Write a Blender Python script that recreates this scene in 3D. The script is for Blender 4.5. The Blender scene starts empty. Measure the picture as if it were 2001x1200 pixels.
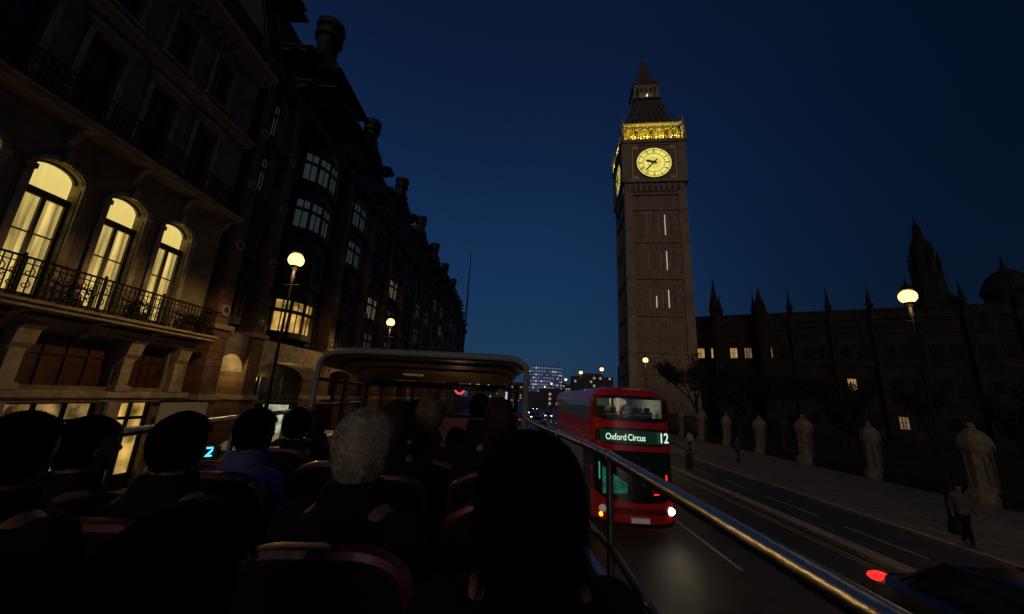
import bpy, math, random, bmesh
from mathutils import Vector, Matrix
random.seed(7)
scene=bpy.context.scene
COL=scene.collection
rad=math.radians
pi=math.pi
# ------------------------------------------------------------------ materials
MATS={}
def mat(name,col,rough=0.7,metal=0.0,var=0.25,scale=3.0,bump=0.0,bscale=20.0,emit=None,es=0.0,spec=0.5,coat=0.0,stretch=None):
    if name in MATS: return MATS[name]
    m=bpy.data.materials.new(name); m.use_nodes=True
    nt=m.node_tree; b=nt.nodes['Principled BSDF']
    b.inputs['Roughness'].default_value=rough; b.inputs['Metallic'].default_value=metal
    b.inputs['Specular IOR Level'].default_value=spec
    b.inputs['Coat Weight'].default_value=coat
    tc=nt.nodes.new('ShaderNodeTexCoord'); src=tc.outputs['Object']
    if stretch:
        mp=nt.nodes.new('ShaderNodeMapping'); mp.inputs['Scale'].default_value=stretch
        nt.links.new(src,mp.inputs['Vector']); src=mp.outputs['Vector']
    n=nt.nodes.new('ShaderNodeTexNoise'); n.inputs['Scale'].default_value=scale; n.inputs['Detail'].default_value=8; n.inputs['Roughness'].default_value=0.65
    nt.links.new(src,n.inputs['Vector'])
    r=nt.nodes.new('ShaderNodeValToRGB')
    c=col
    r.color_ramp.elements[0].position=0.3; r.color_ramp.elements[1].position=0.7
    r.color_ramp.elements[0].color=(c[0]*(1-var),c[1]*(1-var),c[2]*(1-var),1)
    r.color_ramp.elements[1].color=(min(1,c[0]*(1+var)),min(1,c[1]*(1+var)),min(1,c[2]*(1+var)),1)
    nt.links.new(n.outputs['Fac'],r.inputs['Fac']); nt.links.new(r.outputs['Color'],b.inputs['Base Color'])
    if bump>0:
        n2=nt.nodes.new('ShaderNodeTexNoise'); n2.inputs['Scale'].default_value=bscale; n2.inputs['Detail'].default_value=6
        nt.links.new(src,n2.inputs['Vector'])
        bp=nt.nodes.new('ShaderNodeBump'); bp.inputs['Strength'].default_value=bump; bp.inputs['Distance'].default_value=0.03
        nt.links.new(n2.outputs['Fac'],bp.inputs['Height']); nt.links.new(bp.outputs['Normal'],b.inputs['Normal'])
    if emit:
        b.inputs['Emission Color'].default_value=(*emit,1); b.inputs['Emission Strength'].default_value=es
    MATS[name]=m; return m
def brickmat(name,c1,c2,mortar,scale=1.0,rough=0.85,bw=0.5,rh=0.25,axis='yz',bump=0.6):
    if name in MATS: return MATS[name]
    m=mat(name,c1,rough=rough); nt=m.node_tree; b=nt.nodes['Principled BSDF']
    tc=nt.nodes.new('ShaderNodeTexCoord'); sx=nt.nodes.new('ShaderNodeSeparateXYZ'); cx=nt.nodes.new('ShaderNodeCombineXYZ')
    nt.links.new(tc.outputs['Object'],sx.inputs[0])
    if axis=='yz': nt.links.new(sx.outputs['Y'],cx.inputs['X']); nt.links.new(sx.outputs['Z'],cx.inputs['Y'])
    elif axis=='xz': nt.links.new(sx.outputs['X'],cx.inputs['X']); nt.links.new(sx.outputs['Z'],cx.inputs['Y'])
    else: nt.links.new(sx.outputs['X'],cx.inputs['X']); nt.links.new(sx.outputs['Y'],cx.inputs['Y'])
    br=nt.nodes.new('ShaderNodeTexBrick'); br.inputs['Scale'].default_value=scale
    br.inputs['Brick Width'].default_value=bw; br.inputs['Row Height'].default_value=rh; br.inputs['Mortar Size'].default_value=0.012
    br.inputs['Color1'].default_value=(*c1,1); br.inputs['Color2'].default_value=(*c2,1); br.inputs['Mortar'].default_value=(*mortar,1)
    nt.links.new(cx.outputs[0],br.inputs['Vector'])
    n=nt.nodes.new('ShaderNodeTexNoise'); n.inputs['Scale'].default_value=1.2; n.inputs['Detail'].default_value=10; n.inputs['Roughness'].default_value=.7
    nt.links.new(tc.outputs['Object'],n.inputs['Vector'])
    mr=nt.nodes.new('ShaderNodeMapRange'); mr.inputs['From Min'].default_value=.3; mr.inputs['From Max'].default_value=.7; mr.inputs['To Min'].default_value=.45; mr.inputs['To Max'].default_value=1.25
    nt.links.new(n.outputs['Fac'],mr.inputs['Value'])
    mx=nt.nodes.new('ShaderNodeVectorMath'); mx.operation='SCALE'
    nt.links.new(br.outputs['Color'],mx.inputs[0]); nt.links.new(mr.outputs[0],mx.inputs['Scale'])
    nt.links.new(mx.outputs[0],b.inputs['Base Color'])
    bp=nt.nodes.new('ShaderNodeBump'); bp.inputs['Strength'].default_value=bump; bp.inputs['Distance'].default_value=.02; bp.invert=True
    nt.links.new(br.outputs['Fac'],bp.inputs['Height']); nt.links.new(bp.outputs['Normal'],b.inputs['Normal'])
    return m
def litmat(name,col,strength,folds=9.0,axis='Y',contrast=.45,zs=.35):
    if name in MATS: return MATS[name]
    m=bpy.data.materials.new(name); m.use_nodes=True; nt=m.node_tree; b=nt.nodes['Principled BSDF']
    b.inputs['Base Color'].default_value=(col[0]*.6,col[1]*.6,col[2]*.6,1); b.inputs['Roughness'].default_value=.9
    tc=nt.nodes.new('ShaderNodeTexCoord'); mp=nt.nodes.new('ShaderNodeMapping')
    s={'Y':(0.2,folds,zs),'X':(folds,.2,zs)}[axis]
    mp.inputs['Scale'].default_value=s
    nt.links.new(tc.outputs['Object'],mp.inputs['Vector'])
    n=nt.nodes.new('ShaderNodeTexNoise'); n.inputs['Scale'].default_value=1.0; n.inputs['Detail'].default_value=3
    nt.links.new(mp.outputs[0],n.inputs['Vector'])
    mr=nt.nodes.new('ShaderNodeMapRange'); mr.inputs['From Min'].default_value=.35; mr.inputs['From Max'].default_value=.65
    mr.inputs['To Min'].default_value=strength*(1-contrast); mr.inputs['To Max'].default_value=strength*(1+contrast*.4)
    nt.links.new(n.outputs['Fac'],mr.inputs['Value'])
    b.inputs['Emission Color'].default_value=(*col,1)
    nt.links.new(mr.outputs[0],b.inputs['Emission Strength'])
    MATS[name]=m; return m
def clearglass(name,tint,fac):
    m=bpy.data.materials.new(name); m.use_nodes=True; nt=m.node_tree; out=nt.nodes['Material Output']; nt.nodes.remove(nt.nodes['Principled BSDF'])
    t=nt.nodes.new('ShaderNodeBsdfTransparent'); t.inputs[0].default_value=(*tint,1); g=nt.nodes.new('ShaderNodeBsdfGlossy'); g.inputs['Roughness'].default_value=.04
    n=nt.nodes.new('ShaderNodeTexNoise'); n.inputs['Scale'].default_value=2.0
    mr=nt.nodes.new('ShaderNodeMapRange'); mr.inputs['To Min'].default_value=fac*.6; mr.inputs['To Max'].default_value=fac*1.4
    mx=nt.nodes.new('ShaderNodeMixShader'); nt.links.new(n.outputs['Fac'],mr.inputs['Value']); nt.links.new(mr.outputs[0],mx.inputs[0])
    nt.links.new(t.outputs[0],mx.inputs[1]); nt.links.new(g.outputs[0],mx.inputs[2]); nt.links.new(mx.outputs[0],out.inputs[0]); return m

ASH=brickmat('ashlar_stone',(.30,.245,.16),(.265,.215,.14),(.17,.14,.09),bw=.9,rh=.42,axis='yz',bump=.3)
STONE=mat('cream_stone',(.40,.33,.22),.8,var=.45,scale=2.5,bump=.5,bscale=18)
PIERST=mat('pier_stone',(.17,.14,.095),.85,var=.6,scale=3,bump=.7,bscale=7)
TOWERW=brickmat('tower_limestone',(.33,.245,.16),(.30,.22,.14),(.20,.155,.105),bw=1.0,rh=.5,axis='xz',bump=.3)
TRIM=mat('limestone_trim',(.31,.23,.15),.85,var=.35,scale=.5,bump=.4,bscale=8)
PALW=mat('dark_limestone',(.034,.028,.021),.95,var=.5,scale=.6,bump=.5,bscale=6,spec=.1)  # base colour darkened so the palace reads as a black silhouette
REDST=brickmat('red_sandstone',(.27,.15,.08),(.22,.125,.07),(.08,.055,.04),bw=.55,rh=.3,axis='yz',bump=.35)
BRONZE=mat('dark_bronze',(.026,.022,.018),.55,metal=.4,var=.5,scale=1.5,bump=.2)
BRONZEF=mat('bronze_frame',(.06,.048,.034),.5,metal=.3,var=.4)
SLATE=mat('iron_roof',(.085,.075,.058),.7,metal=.1,var=.4,scale=2.0,bump=.4,bscale=10)
IRON=mat('black_iron',(.008,.008,.008),.6,metal=.1,var=.3,spec=.2)
GLASS=mat('dark_glass',(.012,.014,.018),.06,var=.5,scale=1.0,spec=.9,bump=.05,bscale=1.2)
PGLASS=mat('old_leaded_glass',(.006,.006,.007),.7,var=.5,scale=2.0,spec=.1)
SKYGL=mat('sky_glow_glass',(.03,.045,.06),.08,metal=.65,var=.6,scale=.8,bump=.06,bscale=1.0,emit=(.28,.42,.46),es=.055)  # faint blue emission paints the sky's reflection into the panes
WOODR=mat('brown_red_panel',(.08,.030,.016),.5,var=.4,scale=3)
CURT=litmat('lit_curtain',(1.0,.76,.24),.58,folds=6,contrast=.75)
CURTT=litmat('lit_fanlight',(1.0,.77,.22),.78,folds=3,contrast=.2)
WARMW=litmat('warm_lit_room',(1.0,.60,.15),.60,folds=1.6,contrast=.85,zs=1.3)
WARMX=litmat('warm_lit_pane',(1.0,.62,.22),.40,folds=4,axis='X',contrast=.8)
DIMW=litmat('dim_lit_pane',(.9,.7,.4),.10,folds=3,contrast=.8)
DIMX=litmat('dim_lit_pane_front',(.9,.6,.3),.14,folds=3,axis='X',contrast=.8)
LAMPG=mat('lamp_globe',(1,.9,.7),.4,var=0,emit=(1.0,.62,.20),es=2.9)
DIAL=mat('opal_dial_glass',(.8,.75,.3),.4,var=.1,emit=(1.0,.88,.17),es=.90)
BLACK=mat('black_paint',(.006,.006,.006),.4,var=.1)
GOLD=mat('gilding',(.5,.36,.1),.4,metal=.3,var=.3)
ASPH=mat('asphalt',(.055,.048,.040),.42,var=.45,scale=1.3,bump=.5,bscale=60)
PAVE=brickmat('paving_slabs',(.22,.185,.14),(.19,.16,.12),(.12,.10,.085),bw=.75,rh=.6,axis='xy',rough=.6,bump=.3)
KERB=mat('granite_kerb',(.34,.29,.21),.6,var=.35,scale=5,bump=.3)
PAINTW=mat('road_paint_white',(.50,.48,.42),.55,var=.5,scale=9)
PAINTY=mat('road_paint_yellow',(.45,.32,.07),.55,var=.5,scale=9)
GRASS=mat('yard_ground',(.02,.022,.012),.9,var=.5,scale=1)
BUSRED=mat('bus_red_paint',(.60,.014,.010),.25,var=.18,scale=1.4,spec=.6,coat=.6,bump=.02,bscale=3)
BUSGL=mat('bus_window_glass',(.012,.016,.016),.06,var=.8,scale=1.4,spec=.9,emit=(.25,.27,.22),es=.035)  # weak emission stands in for the lit saloon behind opaque glass
BUSLOW=mat('bus_lower_glass',(.010,.016,.014),.05,var=.9,scale=1.2,spec=1.0)
BUSCLR=clearglass('bus_clear_glass',(.85,.9,.86),.12)
RUB=mat('tyre_rubber',(.015,.015,.015),.85,var=.3,scale=12,bump=.3)
CHROME=mat('brushed_steel',(.55,.54,.50),.30,metal=1.0,var=.25,scale=6,bump=.08,bscale=30)
DSTEEL=mat('worn_dark_steel',(.22,.21,.20),.42,metal=.9,var=.4,scale=8,bump=.1)
PLATE=mat('number_plate_white',(.55,.55,.5),.5,var=.1,emit=(.8,.8,.7),es=.06)
HEADL=mat('headlight_lit',(1,1,1),.2,var=0,emit=(1.0,.93,.76),es=9)
AMBER=mat('indicator_amber',(.9,.3,.02),.3,var=0,emit=(1.0,.32,.03),es=3)
REDL=mat('tail_light_and_reflection_red',(.6,.01,.01),.3,var=0,emit=(1.0,.03,.02),es=1.2)
LEDT=mat('display_lettering',(.8,.9,.85),.5,var=0,emit=(.70,1.0,.78),es=.95)
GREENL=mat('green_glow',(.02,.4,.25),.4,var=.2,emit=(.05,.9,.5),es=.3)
TEAL=litmat('teal_reflection_glow',(.08,.75,.50),.08,folds=5,axis='X',contrast=1.0,zs=3)
CANP=mat('canopy_paint',(.22,.235,.20),.45,var=.3,scale=2.5,coat=.3,bump=.05)
CANU=mat('canopy_lining',(.26,.18,.11),.42,var=.5,scale=2.2,bump=.2,bscale=3)
PANELB=mat('panel_blue_white',(.36,.44,.55),.4,var=.25,scale=3,coat=.3)
SEATR=mat('seat_red_plastic',(.085,.007,.007),.45,var=.3,scale=5,coat=.08)
SEATF=mat('seat_fabric',(.012,.011,.013),.95,var=.6,scale=40,bump=.4,bscale=150,spec=.1)
FLOOR=mat('deck_floor',(.03,.03,.03),.7,var=.3,scale=10)
LEAF=mat('dark_foliage',(.022,.028,.012),.7,var=.5,scale=2)
BARK=mat('bark',(.03,.024,.018),.9,var=.5,scale=8,bump=.6,bscale=20)
SKIN=mat('skin',(.24,.135,.085),.6,var=.12,scale=6,spec=.3)
WHITEP=mat('white_paint',(.45,.45,.42),.4,var=.15,scale=2,coat=.3)
SCREEN=mat('phone_screen',(.1,.1,.15),.2,var=0,emit=(.6,.65,1.0),es=.8)
ROUNDR=mat('sign_red',(.6,.02,.02),.4,var=.05,emit=(1.0,.05,.10),es=.9)
ROUNDB=mat('sign_blue',(.02,.03,.4),.4,var=.05,emit=(.05,.08,.9),es=.6)
ROUNDW=mat('sign_white',(.8,.8,.8),.4,var=.05,emit=(1,1,1),es=.7)

# ------------------------------------------------------------------ mesh builder
class MB:
    def __init__(s): s.v=[]; s.f=[]; s.m=[]
    def add(s,vs,fs,mi=0):
        o=len(s.v); s.v+= [tuple(p) for p in vs]
        for f in fs: s.f.append([i+o for i in f]); s.m.append(mi)
        return s
    def box(s,x0,x1,y0,y1,z0,z1,mi=0):
        return s.add([(x0,y0,z0),(x1,y0,z0),(x1,y1,z0),(x0,y1,z0),(x0,y0,z1),(x1,y0,z1),(x1,y1,z1),(x0,y1,z1)],
            [(0,3,2,1),(4,5,6,7),(0,1,5,4),(1,2,6,5),(2,3,7,6),(3,0,4,7)],mi)
    def quad(s,a,b,c,d,mi=0): return s.add([a,b,c,d],[(0,1,2,3)],mi)
    def tube(s,pts,rs,n=10,mi=0,cap=True,flat=1.0):
        pts=[Vector(p) for p in pts]
        if not isinstance(rs,(list,tuple)): rs=[rs]*len(pts)
        vs=[];fs=[]
        t0=(pts[1]-pts[0]).normalized()
        up=Vector((0,0,1)) if abs(t0.z)<.9 else Vector((0,1,0))
        a=t0.cross(up).normalized()
        for i,p in enumerate(pts):
            if i==0: t=pts[1]-pts[0]
            elif i==len(pts)-1: t=pts[-1]-pts[-2]
            else: t=(pts[i+1]-pts[i]).normalized()+(pts[i]-pts[i-1]).normalized()
            t.normalize()
            a=(a-t*a.dot(t)).normalized(); b=t.cross(a)
            for k in range(n):
                an=2*pi*k/n; vs.append(p+a*math.cos(an)*rs[i]+b*math.sin(an)*rs[i]*flat)
        for i in range(len(pts)-1):
            for k in range(n):
                fs.append((i*n+k,i*n+(k+1)%n,(i+1)*n+(k+1)%n,(i+1)*n+k))
        if cap:
            fs.append(tuple(range(n))[::-1]); fs.append(tuple((len(pts)-1)*n+k for k in range(n)))
        return s.add(vs,fs,mi)
    def rev(s,prof,cx=0,cy=0,n=16,ph=0.0,mi=0,cap=True,sx=1,sy=1):
        vs=[];fs=[]
        for r,z in prof:
            for k in range(n):
                an=2*pi*k/n+ph; vs.append((cx+r*math.cos(an)*sx,cy+r*math.sin(an)*sy,z))
        for i in range(len(prof)-1):
            for k in range(n): fs.append((i*n+k,i*n+(k+1)%n,(i+1)*n+(k+1)%n,(i+1)*n+k))
        if cap:
            fs.append(tuple(range(n))[::-1]); fs.append(tuple((len(prof)-1)*n+k for k in range(n)))
        return s.add(vs,fs,mi)
    def sq(s,prof,cx=0,cy=0,mi=0):
        return s.rev([(h*math.sqrt(2),z) for h,z in prof],cx,cy,4,pi/4,mi)
    def ell(s,c,r,n=16,m=10,mi=0):
        vs=[(c[0],c[1],c[2]-r[2])];fs=[]
        for i in range(1,m):
            ph=-pi/2+pi*i/m
            for k in range(n):
                an=2*pi*k/n; vs.append((c[0]+r[0]*math.cos(ph)*math.cos(an),c[1]+r[1]*math.cos(ph)*math.sin(an),c[2]+r[2]*math.sin(ph)))
        vs.append((c[0],c[1],c[2]+r[2])); L=len(vs)-1
        for k in range(n): fs.append((0,1+(k+1)%n,1+k))
        for i in range(m-2):
            for k in range(n):
                a=1+i*n; fs.append((a+k,a+(k+1)%n,a+n+(k+1)%n,a+n+k))
        a=1+(m-2)*n
        for k in range(n): fs.append((a+k,a+(k+1)%n,L))
        return s.add(vs,fs,mi)
    def prism(s,poly,fn0,fn1,mi=0):
        n=len(poly); vs=[fn0(*p) for p in poly]+[fn1(*p) for p in poly]
        fs=[tuple(range(n))[::-1],tuple(range(n,2*n))]+[(i,(i+1)%n,n+(i+1)%n,n+i) for i in range(n)]
        return s.add(vs,fs,mi)
    def mesh(s,name,mats,smooth=False):
        me=bpy.data.meshes.new(name); me.from_pydata(s.v,[],s.f); 
        for m in (mats if isinstance(mats,(list,tuple)) else [mats]): me.materials.append(m)
        me.polygons.foreach_set('material_index',s.m)
        if smooth:
            me.polygons.foreach_set('use_smooth',[True]*len(me.polygons))
            try: me.set_sharp_from_angle(angle=rad(38))
            except Exception: pass
        me.update(); return me
    def obj(s,name,mats,parent=None,smooth=False,bevel=0,loc=None):
        me=s.mesh(name,mats,smooth)
        bm=bmesh.new(); bm.from_mesh(me); bmesh.ops.recalc_face_normals(bm,faces=bm.faces); bm.to_mesh(me); bm.free()
        o=bpy.data.objects.new(name,me); COL.objects.link(o)
        if parent: o.parent=parent
        if loc: o.location=loc
        if bevel:
            b=o.modifiers.new('bevel','BEVEL'); b.width=bevel; b.segments=2; b.limit_method='ANGLE'
        return o
def inst(name,me,parent=None,loc=(0,0,0),rot=(0,0,0),scale=(1,1,1)):
    o=bpy.data.objects.new(name,me); COL.objects.link(o); o.location=loc; o.rotation_euler=rot; o.scale=scale
    if parent: o.parent=parent
    return o
def root(name,label,cat,loc=(0,0,0),rot=0,group=None):
    e=bpy.data.objects.new(name,None); COL.objects.link(e); e.empty_display_size=.2
    e.location=loc; e.rotation_euler=(0,0,rot); e['label']=label; e['category']=cat
    if group: e['group']=group
    return e
def struct(o): o['kind']='structure'; return o
def copy_tree(r,loc,rot=None):
    n=r.copy(); COL.objects.link(n); n.location=loc
    if rot is not None: n.rotation_euler=(0,0,rot)
    def rec(a,b):
        for c in a.children:
            d=c.copy(); COL.objects.link(d); d.parent=b; rec(c,d)
    rec(r,n); return n
def text(name,body,size,m,parent=None,loc=(0,0,0),rot=(0,0,0),ext=.004,sx=1.0,off=0.0):
    cu=bpy.data.curves.new(name,'FONT'); cu.body=body; cu.size=size; cu.extrude=ext; cu.align_x='CENTER'; cu.align_y='CENTER'; cu.offset=off
    t=bpy.data.objects.new(name,cu); COL.objects.link(t)
    dg=bpy.context.evaluated_depsgraph_get(); me=bpy.data.meshes.new_from_object(t.evaluated_get(dg))
    bpy.data.objects.remove(t); me.materials.clear(); me.materials.append(m)
    o=bpy.data.objects.new(name,me); COL.objects.link(o); o.location=loc; o.rotation_euler=rot; o.scale=(sx,1,1)
    if parent: o.parent=parent
    return o
def light(name,loc,power,col,radius=.1,parent=None,spot=None):
    l=bpy.data.lights.new(name,'SPOT' if spot else 'POINT'); l.energy=power; l.color=col; l.shadow_soft_size=radius
    if spot: l.spot_size=rad(spot); l.spot_blend=.35
    o=bpy.data.objects.new(name,l); COL.objects.link(o); o.location=loc
    if parent: o.parent=parent
    return o
SOD=(1.0,.60,.22)
# ------------------------------------------------------------------ camera, world
HC=3.85
cam=bpy.data.cameras.new('camera'); co=bpy.data.objects.new('camera',cam); COL.objects.link(co); scene.camera=co
cam.sensor_width=36; cam.lens=12.95; cam.clip_start=.05; cam.clip_end=5000
co.matrix_world=Matrix.Translation((0,0,HC))@Matrix.Rotation(rad(1.1),4,'Z')@Matrix.Rotation(rad(90+13.9),4,'X')@Matrix.Rotation(rad(3.0),4,'Z')
w=bpy.data.worlds.new('World'); scene.world=w; w.use_nodes=True; nt=w.node_tree
bg=nt.nodes['Background']; tc=nt.nodes.new('ShaderNodeTexCoord'); sx=nt.nodes.new('ShaderNodeSeparateXYZ'); nt.links.new(tc.outputs['Generated'],sx.inputs[0])
rp=nt.nodes.new('ShaderNodeValToRGB'); cr=rp.color_ramp
cr.elements[0].position=0.0; cr.elements[0].color=(.0160,.041,.078,1)
cr.elements[1].position=1.0; cr.elements[1].color=(.0026,.0056,.017,1)
for p,c in ((.12,(.0115,.040,.094)),(.3,(.0075,.0310,.092)),(.55,(.0048,.0185,.063)),(.75,(.0034,.0105,.036))):
    e=cr.elements.new(p); e.color=(*c,1)
nt.links.new(sx.outputs['Z'],rp.inputs['Fac'])
mr=nt.nodes.new('ShaderNodeMapRange'); mr.inputs['From Min'].default_value=.05; mr.inputs['From Max'].default_value=.85; mr.inputs['To Min'].default_value=1.0; mr.inputs['To Max'].default_value=.22
mr.interpolation_type='SMOOTHSTEP'
nt.links.new(sx.outputs['X'],mr.inputs['Value'])
sc=nt.nodes.new('ShaderNodeVectorMath'); sc.operation='SCALE'; nt.links.new(rp.outputs['Color'],sc.inputs[0]); nt.links.new(mr.outputs[0],sc.inputs['Scale'])
nt.links.new(sc.outputs[0],bg.inputs['Color']); bg.inputs['Strength'].default_value=1.0
sl_=bpy.data.lights.new('city_glow_fill','SUN'); sl_.energy=.25; sl_.color=(1.0,.73,.48); sl_.angle=rad(25)  # added warm fill from behind the camera, standing in for city glow
so=bpy.data.objects.new('city_glow_fill',sl_); COL.objects.link(so); so.rotation_euler=Vector((.10,1.0,-.30)).to_track_quat('-Z','Y').to_euler()
scene.view_settings.view_transform='Standard'; scene.view_settings.look='None'; scene.view_settings.exposure=0

# ------------------------------------------------------------------ ground
struct(MB().quad((-2500,-600,-.01),(2500,-600,-.01),(2500,3000,-.01),(-2500,3000,-.01)).obj('ground',GRASS))
struct(MB().quad((-6.5,-40,0),(10.0,-40,0),(10.0,420,0),(-6.5,420,0)).obj('road',ASPH))
struct(MB().quad((10.5,-40,.0),(13.9,-40,.0),(13.9,420,.0),(10.5,420,.0)).obj('cycle_lane',ASPH))
k=MB()
for y in range(-20,160,1): k.box(10.0,10.5,y+.006,y+.994,-.05,.13)
struct(k.obj('kerb',KERB,bevel=.02))
k=MB()
for y in range(-20,160,1):
    k.box(13.9,14.1,y+.006,y+.994,-.05,.125); k.box(-6.7,-6.5,y+.006,y+.994,-.05,.125)
struct(k.obj('kerb',KERB,bevel=.015))
struct(MB().box(14.1,22.6,-40,420,-.05,.12).obj('pavement',PAVE))
struct(MB().box(-14.2,-6.7,-40,420,-.05,.12).obj('pavement',PAVE))
k=MB()
y=-20
while y<200:
    k.quad((5.79,y+.5,.004),(5.89,y+.5,.004),(5.89,y+4.5,.004),(5.79,y+4.5,.004)); 
    k.quad((1.4,y+.5,.004),(1.5,y+.5,.004),(1.5,y+4.5,.004),(1.4,y+4.5,.004)); y+=6
y=-20
while y<120:
    k.quad((12.0,y,.004),(12.07,y,.004),(12.07,y+2.8,.004),(12.0,y+2.8,.004)); y+=4
struct(k.obj('road_marking',PAINTW))
k=MB()
for x in (9.55,9.75,-6.35,-6.15): k.quad((x,-20,.004),(x+.07,-20,.004),(x+.07,200,.004),(x,200,.004))
struct(k.obj('road_marking',PAINTY))
COVER=mat('iron_cover',(.03,.03,.03),.5,metal=.5,var=.5,scale=12,bump=.8,bscale=30)
for x,y,a,b in ((9.2,9.5,.35,.5),(9.2,19.5,.35,.5),(4.2,8.2,.6,.6),(7.3,14.5,.55,.55)):
    d=MB().box(x-a/2,x+a/2,y-b/2,y+b/2,-.02,.006).obj('drain_cover',COVER); d['label']='worn iron drain cover set into the road'; d['category']='drain cover'; d['group']='drain covers in the road'

AF=.62
def wall_open(mb,P,a0,a1,z0,z1,ops,depth=.35,mi=0):
    As=sorted(set([a0,a1]+[o[0] for o in ops]+[o[1] for o in ops])); Zs=sorted(set([z0,z1]+[o[2] for o in ops]+[o[3] for o in ops]))
    for i in range(len(As)-1):
        for j in range(len(Zs)-1):
            ca=(As[i]+As[i+1])/2; cz=(Zs[j]+Zs[j+1])/2
            if any(o[0]<ca<o[1] and o[2]<cz<o[3] for o in ops): continue
            mb.quad(P(As[i],Zs[j],0),P(As[i+1],Zs[j],0),P(As[i+1],Zs[j+1],0),P(As[i],Zs[j+1],0),mi)
    for o in ops:
        a,b,c,d=o[:4]; arch=o[4] if len(o)>4 else False
        r=(b-a)/2; sp=d-r*AF if arch else d
        mb.quad(P(a,c,0),P(a,c,depth),P(a,sp,depth),P(a,sp,0),mi); mb.quad(P(b,c,0),P(b,sp,0),P(b,sp,depth),P(b,c,depth),mi)
        mb.quad(P(a,c,0),P(b,c,0),P(b,c,depth),P(a,c,depth),mi)
        if not arch: mb.quad(P(a,d,0),P(a,d,depth),P(b,d,depth),P(b,d,0),mi)
        else:
            n=14; m=(a+b)/2; pts=[(m-r*math.cos(pi*k/n),sp+r*AF*math.sin(pi*k/n)) for k in range(n+1)]
            for k in range(n):
                p,q=pts[k],pts[k+1]
                mb.quad(P(p[0],p[1],0),P(q[0],q[1],0),P(q[0],d,0),P(p[0],d,0),mi)
                mb.quad(P(p[0],p[1],0),P(p[0],p[1],depth),P(q[0],q[1],depth),P(q[0],q[1],0),mi)

# ------------------------------------------------------------------ stone building with balcony
FX=-12.8; HWN=.54; SPR=9.16; TOPW=SPR+HWN*AF
A=root('stone_building','cream stone terrace building with balconies and three lit arched windows','building',(0,0,0))
P=lambda a,z,d:(FX-d,a,z)
wc=[3.5,5.3,7.1,8.9,10.75,12.55]
ops=[(c-HWN,c+HWN,5.65,TOPW,True) for c in wc]+[(c-.45,c+.45,11.3,13.7) for c in wc]+[(c-.42,c+.42,15.1,16.9) for c in wc]
sh=[(2.5,5.5),(6.2,8.9),(9.5,11.75),(12.25,13.5)]
ops+=[(a,b,3.55,4.95) for a,b in sh]+[(a,b,.25,3.05) for a,b in sh]
mb=MB(); wall_open(mb,P,0,14.4,0,17.6,ops,.38); mb.obj('wall',ASH,A)
MB().box(-26,FX-.40,0,14.4,0,20.5).obj('core_wall',mat('dark_interior',(.02,.017,.013),.9),A)
MB().box(FX-.40,FX-.001,14.39,14.42,0,17.6).obj('end_wall',ASH,A)
for grp in (((17.6,17.8,.18),(17.8,18.0,.4),(18.0,18.25,.65)),((14.25,14.45,.22),(14.45,14.6,.32)),((5.05,5.2,.12),(5.2,5.32,.25)),((3.1,3.22,.16),(3.22,3.42,.24))):
    mb=MB()
    for z0,z1,p in grp: mb.box(FX-.39,FX+p,0,14.42+p*.4,z0,z1)
    if grp[0][0]>17:
        y=.2
        while y<14.3: mb.box(FX+.01,FX+.34,y,y+.14,17.42,17.605); y+=.42
    mb.obj('cornice',STONE,A,bevel=.02)
MB().box(FX-.5,FX-.2,0,14.4,18.25,19.1).obj('parapet',STONE,A)
for c in wc:
    mb=MB(); n=16
    for k_ in range(n):
        a,b=pi*k_/n,pi*(k_+1)/n
        r0,r1=HWN+.02,HWN+.15
        f=lambda r,t:(c-r*math.cos(t),SPR+(HWN*AF+(r-HWN))*math.sin(t))
        mb.prism([f(r0,a),f(r1,a),f(r1,b),f(r0,b)],lambda a_,z_:(FX+.002,a_,z_),lambda a_,z_:(FX+.07,a_,z_))
    mb.box(FX+.002,FX+.15,c-.10,c+.10,TOPW+.01,TOPW+.38)
    for s in(-1,1): mb.box(FX+.002,FX+.08,c+s*(HWN+.10)-.08,c+s*(HWN+.10)+.08,5.62,SPR-.15); mb.box(FX+.002,FX+.12,c+s*(HWN+.10)-.11,c+s*(HWN+.10)+.11,SPR-.15,SPR)
    mb.obj('window_surround',STONE,A,bevel=.012)
    mb=MB(); mb.box(FX+.002,FX+.2,c-.7,c+.7,13.85,14.0); mb.box(FX+.002,FX+.12,c-.62,c+.62,13.72,13.85)
    for s in(-1,1): mb.box(FX+.002,FX+.07,c+s*.54-.07,c+s*.54+.07,11.3,13.7)
    mb.obj('window_surround',STONE,A,bevel=.012)
    mb=MB()
    for s in(-1,1): mb.box(FX+.002,FX+.06,c+s*.5-.06,c+s*.5+.06,15.0,16.98)
    mb.box(FX+.002,FX+.14,c-.6,c+.6,14.9,15.0); mb.obj('window_surround',STONE,A,bevel=.012)
for yy in (2.1,5.85,9.2,12.0,13.85):
    mb=MB()
    mb.box(FX+.002,FX+.16,yy-.2,yy+.2,.12,3.1); mb.box(FX+.002,FX+.2,yy-.17,yy+.17,3.42,4.7)
    mb.prism([(0.02,4.2),(.3,4.6),(.36,4.95),(.46,5.04),(0.02,5.04)],lambda a_,z_:(FX+a_,yy-.24,z_),lambda a_,z_:(FX+a_,yy+.24,z_))
    mb.box(FX+.002,FX+.26,yy-.24,yy+.24,3.42,3.6)
    mb.obj('pilaster',STONE,A,bevel=.02)
sheet=MB(); N=30
for i in range(N):
    a=-.52+1.04*i/N; b=-.52+1.04*(i+1)/N
    da=.03*math.sin(i*1.3); db=.03*math.sin((i+1)*1.3)
    sheet.quad((da,a,5.6),(db,b,5.6),(db,b,8.6),(da,a,8.6))
curt=sheet.mesh('curtain',CURT,True)
fan=MB(); 
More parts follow.
